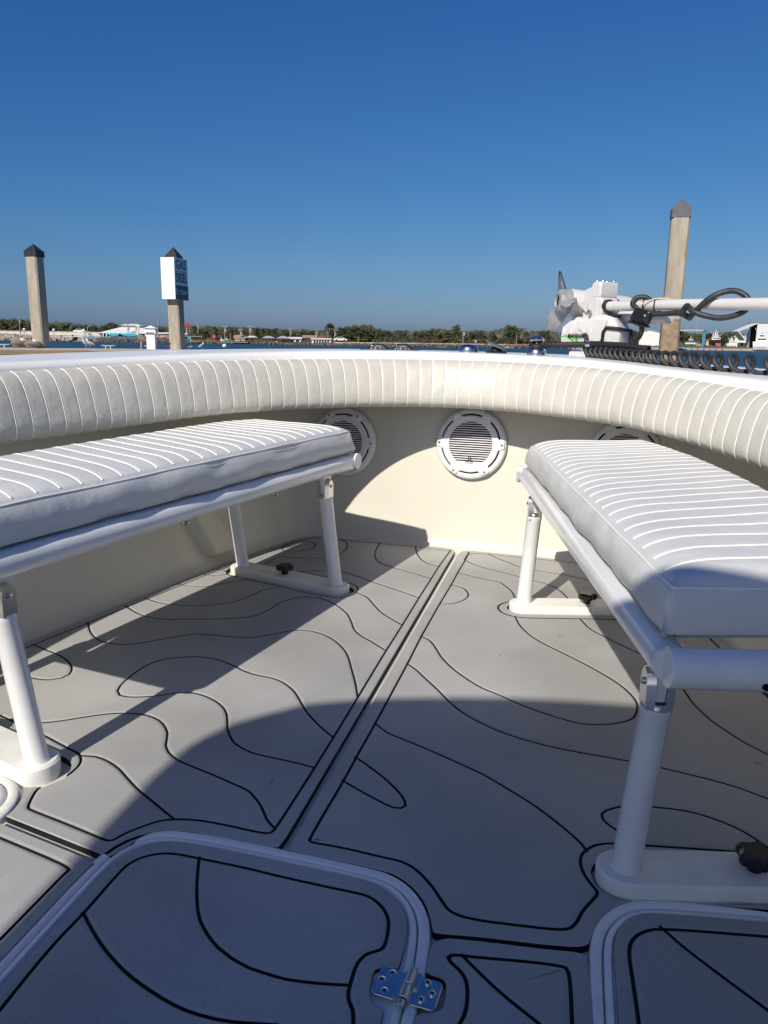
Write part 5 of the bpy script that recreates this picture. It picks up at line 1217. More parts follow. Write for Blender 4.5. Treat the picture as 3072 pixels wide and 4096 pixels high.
# ================================================================== PILES, SIGN, DOCK
def pile(px, D, w, ytop, ycap, label, capmat, low=None, lean=0):
    c = bearing(px, 740, D); ztop = hz(px, ytop, D); zc = hz(px, ycap, D); h = w/2; ch = .05
    root = empty('concrete_pile', (c.x, c.y, WZ), 0, label, 'pile', 'square concrete mooring piles')
    oct_ = [(-h+ch, -h), (h-ch, -h), (h, -h+ch), (h, h-ch), (h-ch, h), (-h+ch, h), (-h, h-ch), (-h, -h+ch)]
    mb = MB(); zl = zc if low is None else low
    mb.prism(oct_, -2.0, zc-WZ-(.0 if low is None else 0)); mb.build('shaft', M['concrete'], root)
    if low is not None:
        mb = MB(); mb.prism([(x*1.012, y*1.012) for x, y in oct_], -1.9, low-WZ); mb.build('stained_base', M['concrete_low'], root)
    mb = MB(); k = h*1.05; zb = zc-WZ; zt = ztop-WZ; zs = zb+(zt-zb)*.42
    vs = [(sx*k, sy*k, zb-.02) for sx, sy in ((-1, -1), (1, -1), (1, 1), (-1, 1))]+[(sx*k, sy*k, zs) for sx, sy in ((-1, -1), (1, -1), (1, 1), (-1, 1))]+[(0, 0, zt)]
    mb.add(vs, [(0, 1, 5, 4), (1, 2, 6, 5), (2, 3, 7, 6), (3, 0, 4, 7), (4, 5, 8), (5, 6, 8), (6, 7, 8), (7, 4, 8), (3, 2, 1, 0)])
    mb.build('pointed_cap', capmat, root)
    return root, c
p1, c1_ = pile(89, 33, .485, 528, 555, 'leaning-looking square concrete pile with black pointed cap, far left on the dock', M['cap_black'])
p2, c2_ = pile(383, 33.5, .50, 533.5, 570, 'concrete pile with black cap carrying the white fuel sign', M['cap_black'])
p3, c3_ = pile(1445, 23.5, .475, 427, 471, 'tall stained concrete pile with grey pointed cap, on the right', M['cap_grey'], low=hz(1445, 690, 23.5))
# fuel sign box
D = 33.5; zt = hz(383, 559, D); zb = hz(383, 648, D)
sg = empty('fuel_sign', (c2_.x, c2_.y, zb), 0, 'white box sign reading GAS DIESEL mounted round the middle pile', 'sign')
a, b_ = .30, .54; H = zt-zb
mb = MB(); mb.box((-a, -b_, 0), (a, b_, H)); o = mb.build('sign_box', M['sign_white'], sg); bv = o.modifiers.new('b', 'BEVEL'); bv.width = .012; bv.segments = 2
mb = MB(); mb.box((a-.002, -b_+.004, .004), (a+.006, b_-.004, H*.345)); mb.build('dark_panel', M['sign_navy'], sg)
FT = Matrix(((0, 0, 1, a+.002), (1, 0, 0, 0), (0, 1, 0, 0), (0, 0, 0, 1)))
mb = MB(); txt(mb, 'GAS', .50, FT @ Matrix.Translation((0, H*.835, 0)), .006, sx=.92, bold=.006)
txt(mb, 'DIESEL', .50, FT @ Matrix.Translation((0, H*.515, 0)), .006, sx=.62, bold=.006)
mb.box((a-.001, -b_+.03, H*.672), (a+.007, b_-.03, H*.684)); mb.build('lettering', M['sign_navy'], sg)
FT2 = Matrix.Translation((.007, 0, 0)) @ FT
mb = MB(); txt(mb, 'morningstar', .135, FT2 @ Matrix.Translation((.13, H*.215, 0)), .003); txt(mb, 'MARINAS', .125, FT2 @ Matrix.Translation((.13, H*.15, 0)), .003)
for k in range(2):   # swirl emblem
    pts = [(-.38+.11*math.cos(a_)*(1-.12*k), H*.185+.16*math.sin(a_)*(1-.12*k)) for a_ in [R(100+180*k+j*15) for j in range(9)]]
    inn_ = [(-.38+.06*math.cos(a_)+.02, H*.185+.11*math.sin(a_)) for a_ in [R(100+180*k+j*15) for j in range(9)]]
    mb.prism(pts+inn_[::-1], -.002, .004, FT2)
mb.build('panel_lettering', M['sign_white'], sg)

# dock
L0 = bearing(-330, 740, 33); L1 = bearing(470, 740, 33.2); ax = (L1-L0); ax.z = 0; DL = ax.length; ax.normalize(); dn = Vector((-ax.y, ax.x, 0))
DZ = .355
ang = math.atan2(ax.y, ax.x)
dk = empty('dock', (L0.x, L0.y, DZ), ang, 'weathered floating dock with timber side boards behind the boat on the left', 'dock')
mb = MB(); mb.box((0, -1.3, -.16), (DL, 1.25, 0)); mb.build('deck', M['dockdeck'], dk)
mb = MB(); x = 0; rg = random.Random(3)
while x < DL:
    L_ = min(4.3, DL-x)
    mb.box((x+.015, -1.40, -.20), (x+L_-.015, -1.303, -.035-rg.random()*.02)); mb.box((x+.015, -1.385, -.42), (x+L_-.015, -1.303, -.215)); x += 4.3
mb.build('side_board', M['dockwood'], dk)
mb = MB(); mb.box((0, -1.28, -1.4), (DL, 1.2, -.17)); mb.build('float', M['wood_dark'], dk)
def on_dock(px, off=0.0):
    q = bearing(px, 740, 33); t = (q-L0).dot(ax); p = L0+ax*t+dn*off; p.z = DZ; return p
def dock_cleat(px, label):
    r_ = empty('dock_cleat', on_dock(px, .6), ang, label, 'cleat', 'metal cleats on the dock'); mb = MB()
    mb.tube([(-.27, 0, .125), (-.1, 0, .11), (.1, 0, .11), (.27, 0, .125)], [.018, .03, .03, .018], 8)
    for s in (-.09, .09): mb.tube([(s, 0, 0), (s, 0, .11)], .03, 8)
    mb.build('horn', M['dockdeck'], r_)
dock_cleat(234, 'dock cleat right of the left pile'); dock_cleat(407, 'dock cleat at the foot of the sign pile'); dock_cleat(3, 'dock cleat at the left edge of the photo'); dock_cleat(208*1.0+0.0+120, 'dock cleat beside the white pedestal'); dock_cleat(466-92, 'dock cleat left of the sign pile')
# power pedestal
q = on_dock(328, .3); zt = hz(328, 703, 33)-DZ
pp = empty('dock_pedestal', q, ang+R(-20), 'white dock power pedestal with a pyramid cap between the two left piles', 'pedestal'); mb = MB()
w_ = .165
mb.box((-w_, -w_, 0), (w_, w_, zt*.60)); 
vs = []
for z, k in ((zt*.60, 1.0), (zt*.66, 1.32), (zt*.72, 1.34), (zt*.86, 1.05), (zt*.88, 1.05)): vs += [(sx*w_*k, sy*w_*k, z) for sx, sy in ((-1, -1), (1, -1), (1, 1), (-1, 1))]
mb.add(vs, [(r0*4+k, r0*4+(k+1) % 4, r0*4+4+(k+1) % 4, r0*4+4+k) for r0 in range(4) for k in range(4)])
mb.build('post', M['white_paint'], pp); mb = MB(); k = w_*1.55
mb.add([(-k, -k, zt*.88), (k, -k, zt*.88), (k, k, zt*.88), (-k, k, zt*.88), (0, 0, zt)], [(0, 1, 4), (1, 2, 4), (2, 3, 4), (3, 0, 4), (3, 2, 1, 0)]); mb.build('cap', M['white_paint'], pp)
mb = MB(); mb.box((-w_*1.0, -w_*1.36, zt*.655), (w_*1.0, -w_*1.30, zt*.71)); mb.build('outlet_hood', M['cap_grey'], pp)

# birds
def bird(px, kind, label, s=1.0, rz=0, off=.75):
    r_ = empty('pelican' if kind != 'gull' else 'gull', on_dock(px, off), ang+rz, label, 'bird'); mb = MB(); T = Matrix.Scale(s, 4)
    def tb(p, r_, mi=0): mb.tube([Vector(q)*s for q in p], [a*s for a in r_], 14, True, mi)
    if kind == 'rest':
        tb([(-.40, 0, .13), (-.33, 0, .17), (-.18, 0, .21), (0, 0, .21), (.14, 0, .18), (.24, 0, .13), (.28, 0, .11)], [.02, .07, .125, .14, .12, .07, .01])
        tb([(-.34, 0, .10), (-.1, .03, .08), (.2, .0, .07)], [.05, .08, .04])
        tb([(.12, -.03, .22), (.06, -.06, .28), (.0, -.07, .30), (-.05, -.06, .31)], [.07, .065, .07, .03], 1)
        tb([(.03, -.08, .31), (.16, -.10, .27), (.32, -.11, .235), (.38, -.11, .22)], [.035, .03, .016, .005], 2)
    elif kind == 'stand':
        tb([(-.36, 0, .20), (-.28, 0, .26), (-.12, 0, .38), (.02, 0, .46), (.08, 0, .54), (.09, 0, .58)], [.02, .07, .14, .14, .09, .055])
        tb([(.07, 0, .52), (.13, 0, .62), (.11, 0, .74), (.06, 0, .84), (.08, 0, .90), (.13, 0, .91)], [.07, .05, .042, .042, .055, .04], 1)
        tb([(.14, 0, .90), (.17, 0, .76), (.17, 0, .60), (.165, 0, .54)], [.032, .03, .02, .006], 2)
        for y in (-.05, .05): tb([(.0, y, .30), (.01, y, .02), (.06, y, .005)], [.03, .02, .02], 2)
    else:
        tb([(-.20, 0, .13), (-.10, 0, .16), (.0, 0, .20), (.08, 0, .24), (.11, 0, .28)], [.012, .05, .075, .06, .035], 0)
        tb([(.07, 0, .24), (.11, 0, .30), (.13, 0, .335), (.16, 0, .335)], [.05, .042, .045, .02], 1); tb([(.16, 0, .333), (.21, 0, .32)], [.013, .004], 2)
        for y in (-.02, .02): tb([(.01, y, .14), (.02, y, .01), (.05, y, .005)], [.01, .008, .008], 2)
    mb.build('body', [M['pelican'] if kind != 'gull' else M['steel_grey'], M['bird_white'], M['bill']], r_, True)
bird(86*1.0-3, 'rest', 'brown pelican resting with folded neck against the left pile foot', 1.05, R(-8), -.55) if False else None
bird(47, 'rest', 'brown pelican resting on the dock, left of the left pile', 1.02, R(4))
bird(74, 'rest', 'brown pelican huddled against the foot of the left pile', .92, R(-10), .1)
bird(185*1.0, 'stand', 'x', 1) if False else None
bird(187, 'gull', 'left gull of the pair on the dock, head down', .95, R(200))
bird(196, 'gull', 'right gull of the pair on the dock, facing left', 1.05, R(170))
bird(308, 'stand', 'brown pelican standing upright beside the white pedestal', 1.0, R(178))
bird(443, 'gull', 'small brown bird sitting at the right end of the dock', .8, R(20))

# ================================================================== FAR BANK BUILDINGS
def house(px0, px1, ytop, yeave, ybase, dd, label, wall, roof, name='house', depth=7, gable='x', win=0, post=False, cat='house', hip=False, over=.4, front=None, posts=None):
    pc = (px0+px1)/2; D = bank_d(pc)+dd; p = bearing(pc, horizon(pc), D); a = bearing(px0, 740, D); b = bearing(px1, 740, D); Wd = (b-a).length
    z0 = hz(pc, ybase, D); ze = hz(pc, yeave, D)-z0; zt = hz(pc, ytop, D)-z0
    yaw = -math.atan2(p.x-CAM.x, p.y-CAM.y); r_ = empty(name, (p.x, p.y, z0), yaw, label, cat)
    h = Wd/2; mb = MB()
    if post:
        for x in [-h+.2, -h*.33, h*.33, h-.2]:
            for y in (0, depth): mb.tube([(x, y, -2), (x, y, ze)], .13, 6)
        mb.box((-h, 0, .3), (h, depth, .55)); mb.build('piling_frame', M['wood_dark'], r_)
    else:
        mb.box((-h+over*.6, 0, 0), (h-over*.6, depth, ze))
        if gable == 'y' and not hip: mb.add([(-h+over*.6, 0, ze), (h-over*.6, 0, ze), (0, 0, zt-.15), (-h+over*.6, depth, ze), (h-over*.6, depth, ze), (0, depth, zt-.15)], [(0, 1, 2), (5, 4, 3)])
        mb.build('wall', wall, r_)
    mb = MB(); o_ = over
    if hip: mb.add([(-h-o_, -o_, ze), (h+o_, -o_, ze), (h+o_, depth+o_, ze), (-h-o_, depth+o_, ze), (-h*.35, depth/2, zt), (h*.35, depth/2, zt)], [(0, 1, 5, 4), (1, 2, 5), (2, 3, 4, 5), (3, 0, 4), (3, 2, 1, 0)])
    elif gable == 'x': mb.add([(-h-o_*.5, -o_, ze), (h+o_*.5, -o_, ze), (h+o_*.5, depth+o_, ze), (-h-o_*.5, depth+o_, ze), (-h-o_*.5, depth/2, zt), (h+o_*.5, depth/2, zt)], [(0, 1, 5, 4), (2, 3, 4, 5), (1, 2, 5), (3, 0, 4), (3, 2, 1, 0)])
    else: mb.add([(-h, -o_, ze), (0, -o_, zt), (h, -o_, ze), (-h, depth, ze), (0, depth, zt), (h, depth, ze), (-h, -o_, ze-.18), (h, -o_, ze-.18), (-h, depth, ze-.18), (h, depth, ze-.18), (0, -o_, zt-.2), (0, depth, zt-.2)], [(0, 1, 4, 3), (1, 2, 5, 4), (6, 8, 11, 10), (10, 11, 9, 7), (0, 6, 10, 1), (1, 10, 7, 2), (3, 4, 11, 8), (4, 5, 9, 11), (0, 3, 8, 6), (2, 7, 9, 5)])
    mb.build('roof', roof, r_)
    for k in range(win):
        x = -h*.8+1.6*h*(k+.5)/win; mb = MB(); w2 = h*.55/win; mb.box((x-w2, -.05, ze*.25), (x+w2, .02, ze*.82)); mb.build('window', M['glass_dark'], r_)
    return r_, h, ze, zt
# bridge
D = 312; q0 = bearing(-260, 740, D+30); q1 = bearing(232, 740, D-8); axb = q1-q0; axb.z = 0; BL = axb.length; angb = math.atan2(axb.y, axb.x)
zd = hz(100, 721.5, D); zr = hz(100, 715.5, D)
br = empty('bridge', (q0.x, q0.y, WZ), angb, 'long low white concrete road bridge crossing behind the left pile', 'bridge')
mb = MB(); mb.box((0, 0, zd-WZ-.9), (BL, 9, zd-WZ)); mb.build('deck', M['bridge_conc'], br)
mb = MB(); mb.box((0, -.25, zd-WZ-.4), (BL, .25, zr-WZ-.25)); mb.box((0, -.3, zr-WZ-.12), (BL, .3, zr-WZ))
x = 0
while x < BL: mb.box((x, -.27, zr-WZ-.3), (x+.35, .27, zr-WZ-.1)); x += 2.2
mb.build('parapet', M['bridge_conc'], br)
for k in range(14):
    x = BL*(k+.5)/14; mb = MB()
    for y in (1, 5, 8): mb.box((x-.5, y-.5, -2), (x+.5, y+.5, zd-WZ-1.4))
    mb.box((x-.6, 0, zd-WZ-1.6), (x+.6, 9, zd-WZ-.9)); mb.build('pier', M['bridge_conc'], br)
def lamp(px, ytop, yb, D, label, kind='globe'):
    p = bearing(px, 740, D); z0 = hz(px, yb, D); zt_ = hz(px, ytop, D)-z0
    r_ = empty('street_lamp' if kind != 'pole' else 'utility_pole', (p.x, p.y, z0), 0, label, 'lamp' if kind != 'pole' else 'pole', 'lamps along the far shore' if kind != 'pole' else 'utility poles on the far shore')
    mb = MB(); mb.tube([(0, 0, -2), (0, 0, zt_)], .11 if kind != 'pole' else .17, 6); mb.build('post', M['steel_grey'] if kind != 'pole' else M['wood_grey'], r_)
    mb = MB()
    if kind == 'globe': mb.lathe([(.0001, zt_-.3), (.35, zt_-.1), (.48, zt_+.25), (.3, zt_+.6), (.0001, zt_+.68)], 12); mb.build('globe', M['white_paint'], r_, True)
    elif kind == 'arm': mb.tube([(0, 0, zt_-.2), (1.2, -.3, zt_+.5), (2.4, -.4, zt_+.6)], .09, 6); mb.build('arm', M['steel_grey'], r_)
    else: mb.box((-.9, -.08, zt_-.6), (.9, .08, zt_-.42)); mb.lathe([(.3, zt_-2.4), (.3, zt_-1.2), (.0001, zt_-1.2)], 8, Matrix.Translation((.35, 0, 0))); mb.build('crossarm', M['wood_grey'] if px % 2 else M['steel_grey'], r_)
lamp(54.7, 717-4, 722, 310, 'white globe lamp on the bridge left of the left pile'); lamp(118, 714, 722, 308, 'white globe lamp on the bridge just right of the left pile'); lamp(183, 714.5, 722, 306, 'white globe lamp near the right end of the bridge'); lamp(191, 706, 722, 310, 'curved-arm street lamp near the right end of the bridge', 'arm')
for px, y0_, y1_, t in ((45.5, 683, 716, 'behind the bridge, left of the left pile'), (342.6, 685, 722, 'right of the restaurant roof'), (429, 694, 708, 'rising above the trees right of the red-roofed house'), (486, 702, 730, 'left of the slim palm'), (520, 709, 725, 'by the tan-roofed hut'), (540, 702, 722, 'behind the white-roofed boathouse'), (627, 707, 731, 'beside the purple-roofed boathouses'), (683, 709, 723, 'above the red roof'), (723, 710, 728, 'right of the tall palms'), (1000, 709, 738, 'in the scrub near the middle of the bank'), (265*1.0+13, 697, 706, 'above the restaurant cupola')):
    lamp(px, y0_, y1_, bank_d(px)+13, 'wooden utility pole '+t, 'pole')
# riprap
def rocks(px0, px1, n, ylow, yhigh, name, label, m, s0, s1, seed, dd0=-1, dd1=4):
    rg = random.Random(seed); vs = []; fs = []
    for i in range(n):
        f = rg.random(); px = lerp(px0, px1, f); t = rg.random(); yb = yhigh(f) if callable(yhigh) else yhigh; D = bank_d(px)+lerp(dd0, dd1, t); p = bearing(px, lerp(ylow(f) if callable(ylow) else ylow, yb, t*rg.uniform(.6, 1)), D); s = rg.uniform(s0, s1); b = len(vs)
        pts = [Vector((rg.uniform(.6, 1)*x, rg.uniform(.6, 1)*y, rg.uniform(.5, .9)*z)) for x in (-1, 1) for y in (-1, 1) for z in (-1, 1)]
        Rm = Matrix.Rotation(rg.random()*6, 3, 'Z') @ Matrix.Rotation(rg.uniform(-.5, .5), 3, 'X')
        vs += [p+Rm @ (q*s) for q in pts]; fs += [tuple(b+i for i in q) for q in ((0, 1, 3, 2), (4, 6, 7, 5), (0, 4, 5, 1), (2, 3, 7, 6), (0, 2, 6, 4), (1, 5, 7, 3))]
    o = meshobj(name, vs, fs, m); tag(o, label, kind='stuff'); return o
rocks(-250, 155, 900, lambda f: 733+.6, lambda f: (720.5 if f < .62 else lerp(720.5, 732, (f-.62)/.38)), 'riprap', 'pale boulders piled under the left end of the bridge', M['rock'], .35, .8, 1, -3, 6)
rocks(210, 402, 700, lambda f: 736+3*f, lambda f: 731.5+2.5*f, 'riprap', 'brown rocks along the restaurant waterfront', M['rock_dark'], .35, .75, 2)
rocks(400, 720, 500, lambda f: 740+5*f, lambda f: 736+5*f, 'riprap', 'dark rocks below the boathouses', M['rock_dark'], .3, .6, 3)
rocks(715, 1250, 1500, lambda f: 745+6*f, lambda f: 742.3+5*f, 'riprap', 'dark stony edge of the middle bank', M['rock_dark'], .25, .5, 4)
o = None
# pale retaining strip on the middle bank
vs = []; fs = []
for i, px in enumerate(range(715, 1270, 15)):
    D = bank_d(px)+3.2; 
    for y, d in ((742.5+(px-715)*.0118, 0), (739.0+(px-715)*.0118, .5), (738.6+(px-715)*.0118, 2.2)): vs.append(tuple(bearing(px, y, D+d)))
    if i: 
        for k in range(2): fs.append(((i-1)*3+k, (i-1)*3+k+1, i*3+k+1, i*3+k))
o = meshobj('retaining_wall', vs, fs, M['sand']); tag(o, 'low pale retaining wall along the middle bank', 'wall')
# restaurant
pc = 288; D = bank_d(pc)+14; p = bearing(pc, 740, D); yaw = -math.atan2(p.x-CAM.x, p.y-CAM.y)
rs = empty('restaurant', (p.x, p.y, LZ), yaw, 'waterfront restaurant with wide white hip roof, cupola and turquoise awnings', 'restaurant')
sc = D/1660; X = lambda px: (px-pc)*sc*1.04; Zr = lambda py, px=288: hz(px, py, D)-LZ
mb = MB(); ze, zt_ = Zr(720.5), Zr(707); dp = 16
mb.add([(X(224), 0, ze), (X(346), 0, ze), (X(346), dp, ze), (X(224), dp, ze), (X(264), dp*.42, zt_), (X(304), dp*.42, zt_), (X(304), dp*.58, zt_), (X(264), dp*.58, zt_)], [(0, 1, 5, 4), (1, 2, 6, 5), (2, 3, 7, 6), (3, 0, 4, 7), (4, 5, 6, 7), (3, 2, 1, 0)])
rf = mb.build('roof', M['roof_white'], rs)
mb = MB(); mb.box((X(268), dp*.40, zt_-.6), (X(301), dp*.60, Zr(702.5))); c = mb.build('cupola', M['white_paint'], rf)
mb = MB(); z1, z2 = Zr(702.8), Zr(699); mb.add([(X(264), dp*.36, z1), (X(307), dp*.36, z1), (X(307), dp*.64, z1), (X(264), dp*.64, z1), (X(277), dp*.5, z2), (X(297), dp*.5, z2)], [(0, 1, 5, 4), (1, 2, 5), (2, 3, 4, 5), (3, 0, 4), (3, 2, 1, 0)]); mb.build('cupola_roof', M['roof_white'], rf)
mb = MB(); 
for k in range(8): x = lerp(X(271), X(298), k/7); mb.box((x-.25, dp*.395, zt_+.1), (x+.25, dp*.40-.005, Zr(703.6)))
mb.build('cupola_window', M['steel_grey'], rf)
mb = MB(); mb.box((X(232), 6, 0), (X(344), dp-1, ze)); mb.build('wall', M['glass_dark'], rs)
for a, b in ((240, 262), (264, 296)):
    mb = MB(); mb.add([(X(a), -.6, Zr(721)), (X(b), -.6, Zr(721)), (X(b)-.4, -.9, Zr(726)), ((X(a)+X(b))/2, -.95, Zr(726.6)), (X(a)+.8, -.9, Zr(724.5))], [(0, 1, 2, 3, 4)]); o = mb.build('awning', M['turq'], rs); s_ = o.modifiers.new('s', 'SOLIDIFY'); s_.thickness = .08
for px in (234, 240, 246, 252, 262, 272, 283, 296, 311, 322, 334): mb = MB(); mb.box((X(px)-.16, -.35, 0), (X(px)+.16, -.05, ze)); mb.build('post', M['white_paint'], rs)
mb = MB()
for k in range(60): x = lerp(X(196), X(322), k/59); mb.box((x-.05, -1.6, Zr(733)), (x+.05, -1.5, Zr(728)))
for y in (728, 729.7, 731.4): mb.box((X(196), -1.62, Zr(y)-.08), (X(322), -1.48, Zr(y)+.06))
mb.build('railing', M['rail_blue'], rs)
mb = MB(); mb.box((X(196), -1.7, Zr(735)), (X(346), 6, Zr(732.8))); mb.build('deck', M['wood_grey'], rs)
mb = MB(); mb.add([(X(308), -2.5, Zr(727)), (X(336), -2.5, Zr(727)), (X(336), 1, Zr(727)), (X(308), 1, Zr(727)), (X(322), -.7, Zr(723))], [(0, 1, 4), (1, 2, 4), (2, 3, 4), (3, 0, 4)]); mb.build('umbrella', M['roof_white'], rs)
for k in range(14): x = lerp(X(190), X(238), k/13); mb = MB(); mb.box((x-.14, 2, 0), (x+.14, 2.3, Zr(719.5))); mb.build('pergola_post', M['white_paint'], rs)
# red-roofed house and others
house(395, 412, 697, 706, 724, 30, 'tall white house with red roof behind the sign pile', M['white_paint'], M['roof_red'], depth=8, win=2)
house(343, 372, 718, 721, 733, 8, 'small brown shed right of the restaurant', M['roof_tan'], M['white_paint'], 'shed', 4, cat='shed')
house(344, 354, 727.5, 728.5, 734, 6, 'small white storage box at the waterfront right of the restaurant', M['white_paint'], M['white_paint'], 'storage_box', 2, cat='shed')
house(405, 413, 728, 728.7, 736, 5, 'turquoise cabin at the water edge right of the sign pile', M['turq'], M['turq'], 'cabin', 2, cat='cabin', over=.05)
house(398, 436, 725.5, 728, 737, 9, 'dark open boat shed behind the turquoise cabin', M['wood_dark'], M['wood_grey'], 'boat_shed', 5, cat='shed')
house(506, 530, 723, 731.5, 738, 12, 'hut with a slanting tan gable roof', M['white_paint'], M['roof_tan'], depth=6)
house(533, 555, 725, 729, 741, 2, 'open boathouse on pilings with a white roof', M['white_paint'], M['roof_white'], 'boathouse', 6, post=True, cat='boathouse', hip=True)
house(567, 592, 725.5, 730.5, 742, 3, 'left of the two purple-grey roofed open boathouses on pilings', M['white_paint'], M['roof_purple'], 'boathouse', 6, post=True, cat='boathouse', hip=True)
house(599, 624, 726, 731, 743, 1, 'right of the two purple-grey roofed open boathouses on pilings', M['white_paint'], M['roof_purple'], 'boathouse', 6, post=True, cat='boathouse', hip=True)
house(623, 651, 728, 732, 741.5, 4, 'small white boathouse left of the brown thatched roof', M['white_paint'], M['roof_white'], 'boathouse', 5, win=2, cat='boathouse')
house(654, 684, 724, 730, 742, 8, 'open shelter with a low brown thatched roof', M['white_paint'], M['roof_tan'], 'shelter', 6, post=True, cat='shelter')
house(676, 697, 726, 731.5, 741, 9, 'cottage with a red roof behind the white waterfront house', M['white_paint'], M['roof_red'], depth=5)
house(672, 716, 730.5, 733.5, 742.5, 2, 'long white waterfront house with a row of windows on pilings', M['white_paint'], M['roof_white'], depth=6, win=6)
house(1024, 1030, 735, 736, 740, 14, 'tiny white hut glimpsed in the scrub of the bank', M['white_paint'], M['white_paint'], 'hut', 3, cat='hut')
# round red sign on a post
p = gp(463, 9, LZ); D = bank_d(463)+9; rsn = empty('round_sign', p, 0, 'round red sign on a post on the grassy bank', 'sign'); zt_ = hz(463, 727, D)-LZ
mb = MB(); mb.tube([(0, 0, 0), (0, 0, zt_)], .08, 6); mb.build('post', M['steel_grey'], rsn); mb = MB(); mb.tube([(0, -.12, zt_), (0, -.2, zt_)], .62, 16); mb.build('disc', M['red'], rsn)
# jetty with dark piles
def jetty(px0, px1, y, label, name='jetty'):
    pc = (px0+px1)/2; D = bank_d(pc)-4; a = bearing(px0, 740, D); b = bearing(px1, 740, D); L_ = (b-a).length; z = hz(pc, y, D)
    r_ = empty(name, (a.x, a.y, z), math.atan2((b-a).y, (b-a).x), label, 'jetty'); mb = MB(); mb.box((0, 0, -.35), (L_, 3, 0)); mb.build('deck', M['wood_grey'], r_)
    mb = MB()
    for k in range(int(L_/2.2)+1):
        for yy in (.2, 2.8): mb.tube([(k*2.2, yy, -3), (k*2.2, yy, .7+.5*math.sin(k*3.1))], .16, 6)
    mb.build('pilings', M['wood_dark'], r_)
jetty(408, 436, 736.5, 'short dark jetty on pilings right of the sign pile'); jetty(474, 535, 738, 'low jetty in front of the tan-roofed hut'); jetty(1405, 1570, 750.5, 'long yard quay on pilings right of the tall pile', 'quay')
# boats and cars on the far shore
def small_boat(px0, px1, ytop, ybase, dd, label, hull, name='motor_boat', tower=0, stand=False):
    pc = (px0+px1)/2; D = bank_d(pc)+dd; a = bearing(px0, 740, D); b = bearing(px1, 740, D); W_ = (b-a).length; z0 = hz(pc, ybase, D); H = hz(pc, ytop, D)-z0
    r_ = empty(name, (a+b)/2*1, 0, label, 'boat'); r_.location.z = z0; r_.rotation_euler.z = math.atan2((b-a).y, (b-a).x); hh = H*.34; vs = []; fs = []
    st = [(-.5, .8, 0), (-.2, 1, 0), (.15, .95, .06), (.36, .6, .16), (.5, .04, .28)]
    for x, w2, sh in st: bw = W_*.16; vs += [(x*W_, -bw*w2, hh*(1+sh)), (x*W_*.94, -bw*w2*.7, hh*.4), (x*W_*.9, 0, hh*.02), (x*W_*.94, bw*w2*.7, hh*.4), (x*W_, bw*w2, hh*(1+sh))]
    fs = [(i*5+k, i*5+k+1, (i+1)*5+k+1, (i+1)*5+k) for i in range(4) for k in range(4)]+[(0, 4, 3, 2, 1), (20, 21, 22, 23, 24)]+[(i*5, (i+1)*5, (i+1)*5+4, i*5+4) for i in range(4)]
    meshobj('hull', vs, fs, hull, r_); mb = MB(); bw = W_*.10
    lv = [(-.30, .20, 1.0, 1.45), (-.22, .08, 1.45, 1.85)]+([(-.16, .02, 1.85, 2.15)] if tower else [])
    for x0, x1, za, zb_ in lv: mb.box((x0*W_, -bw, hh*za), (x1*W_, bw, hh*zb_*.97)); mb.box((x0*W_-.2, -bw*1.1, hh*zb_*.97), (x1*W_+.2, bw*1.1, hh*zb_))
    mb.build('cabin', M['white_paint'], r_); mb = MB()
    for x0, x1, za, zb_ in lv: mb.box((x0*W_+.3, -bw*1.02, hh*lerp(za, zb_, .4)), (x1*W_-.2, bw*1.02, hh*lerp(za, zb_, .8)))
    mb.build('window', M['glass_dark'], r_); mb = MB(); mb.tube([(-.1*W_, 0, hh*1.5), (-.1*W_, 0, H)], .09, 5)
    if tower:
        for q in (-.3, -.16, .02): mb.tube([(q*W_, -bw*.7, hh*1.5), (q*W_*.8, 0, H*(.86+.1*q))], .08, 5)
        mb.tube([(-.3*W_, 0, hh*2), (-.45*W_, 0, H*.9)], .06, 5); mb.tube([(.1*W_, 0, hh*1.6), (.35*W_, 0, H*.8)], .06, 5)
    mb.build('mast', M['white_paint'], r_)
    if stand:
        mb = MB()
        for q in (-.35, 0, .3): mb.box((q*W_-.15, -1, -hz_drop), (q*W_+.15, 1, hh*.3))
        mb.build('cradle', M['wood_dark'], r_)
hz_drop = 1.5
small_boat(474, 486, 729, 738, 3, 'left of two small white boats by the low jetty', M['white_paint']); small_boat(484, 497, 728, 738, 2, 'right of two small white boats by the low jetty, turquoise hull', M['turq'])
small_boat(1479, 1510, 724, 746, 30, 'white cabin cruiser hanging in the teal travel lift', M['white_paint'], stand=True)
small_boat(1530, 1566, 711, 746, 22, 'black-hulled white-topped trawler standing on blocks in the yard', M['hull_black'], 'trawler', 1, True)
small_boat(1570, 1594, 726, 750, 12, 'white work boat right of the black-hulled trawler', M['white_paint'], 'work_boat', 1, True)
small_boat(1626, 1668, 703, 756, 0, 'white tower fishing boat moored in front of the pale shed', M['white_paint'], 'fishing_boat', 1)
small_boat(1516, 1530, 733, 747, 26, 'small white runabout on the yard beside the pink building', M['white_paint'], stand=True)
small_boat(1422, 1446, 731, 748, 20, 'white boat on the yard just right of the tall pile', M['white_paint'], stand=True)
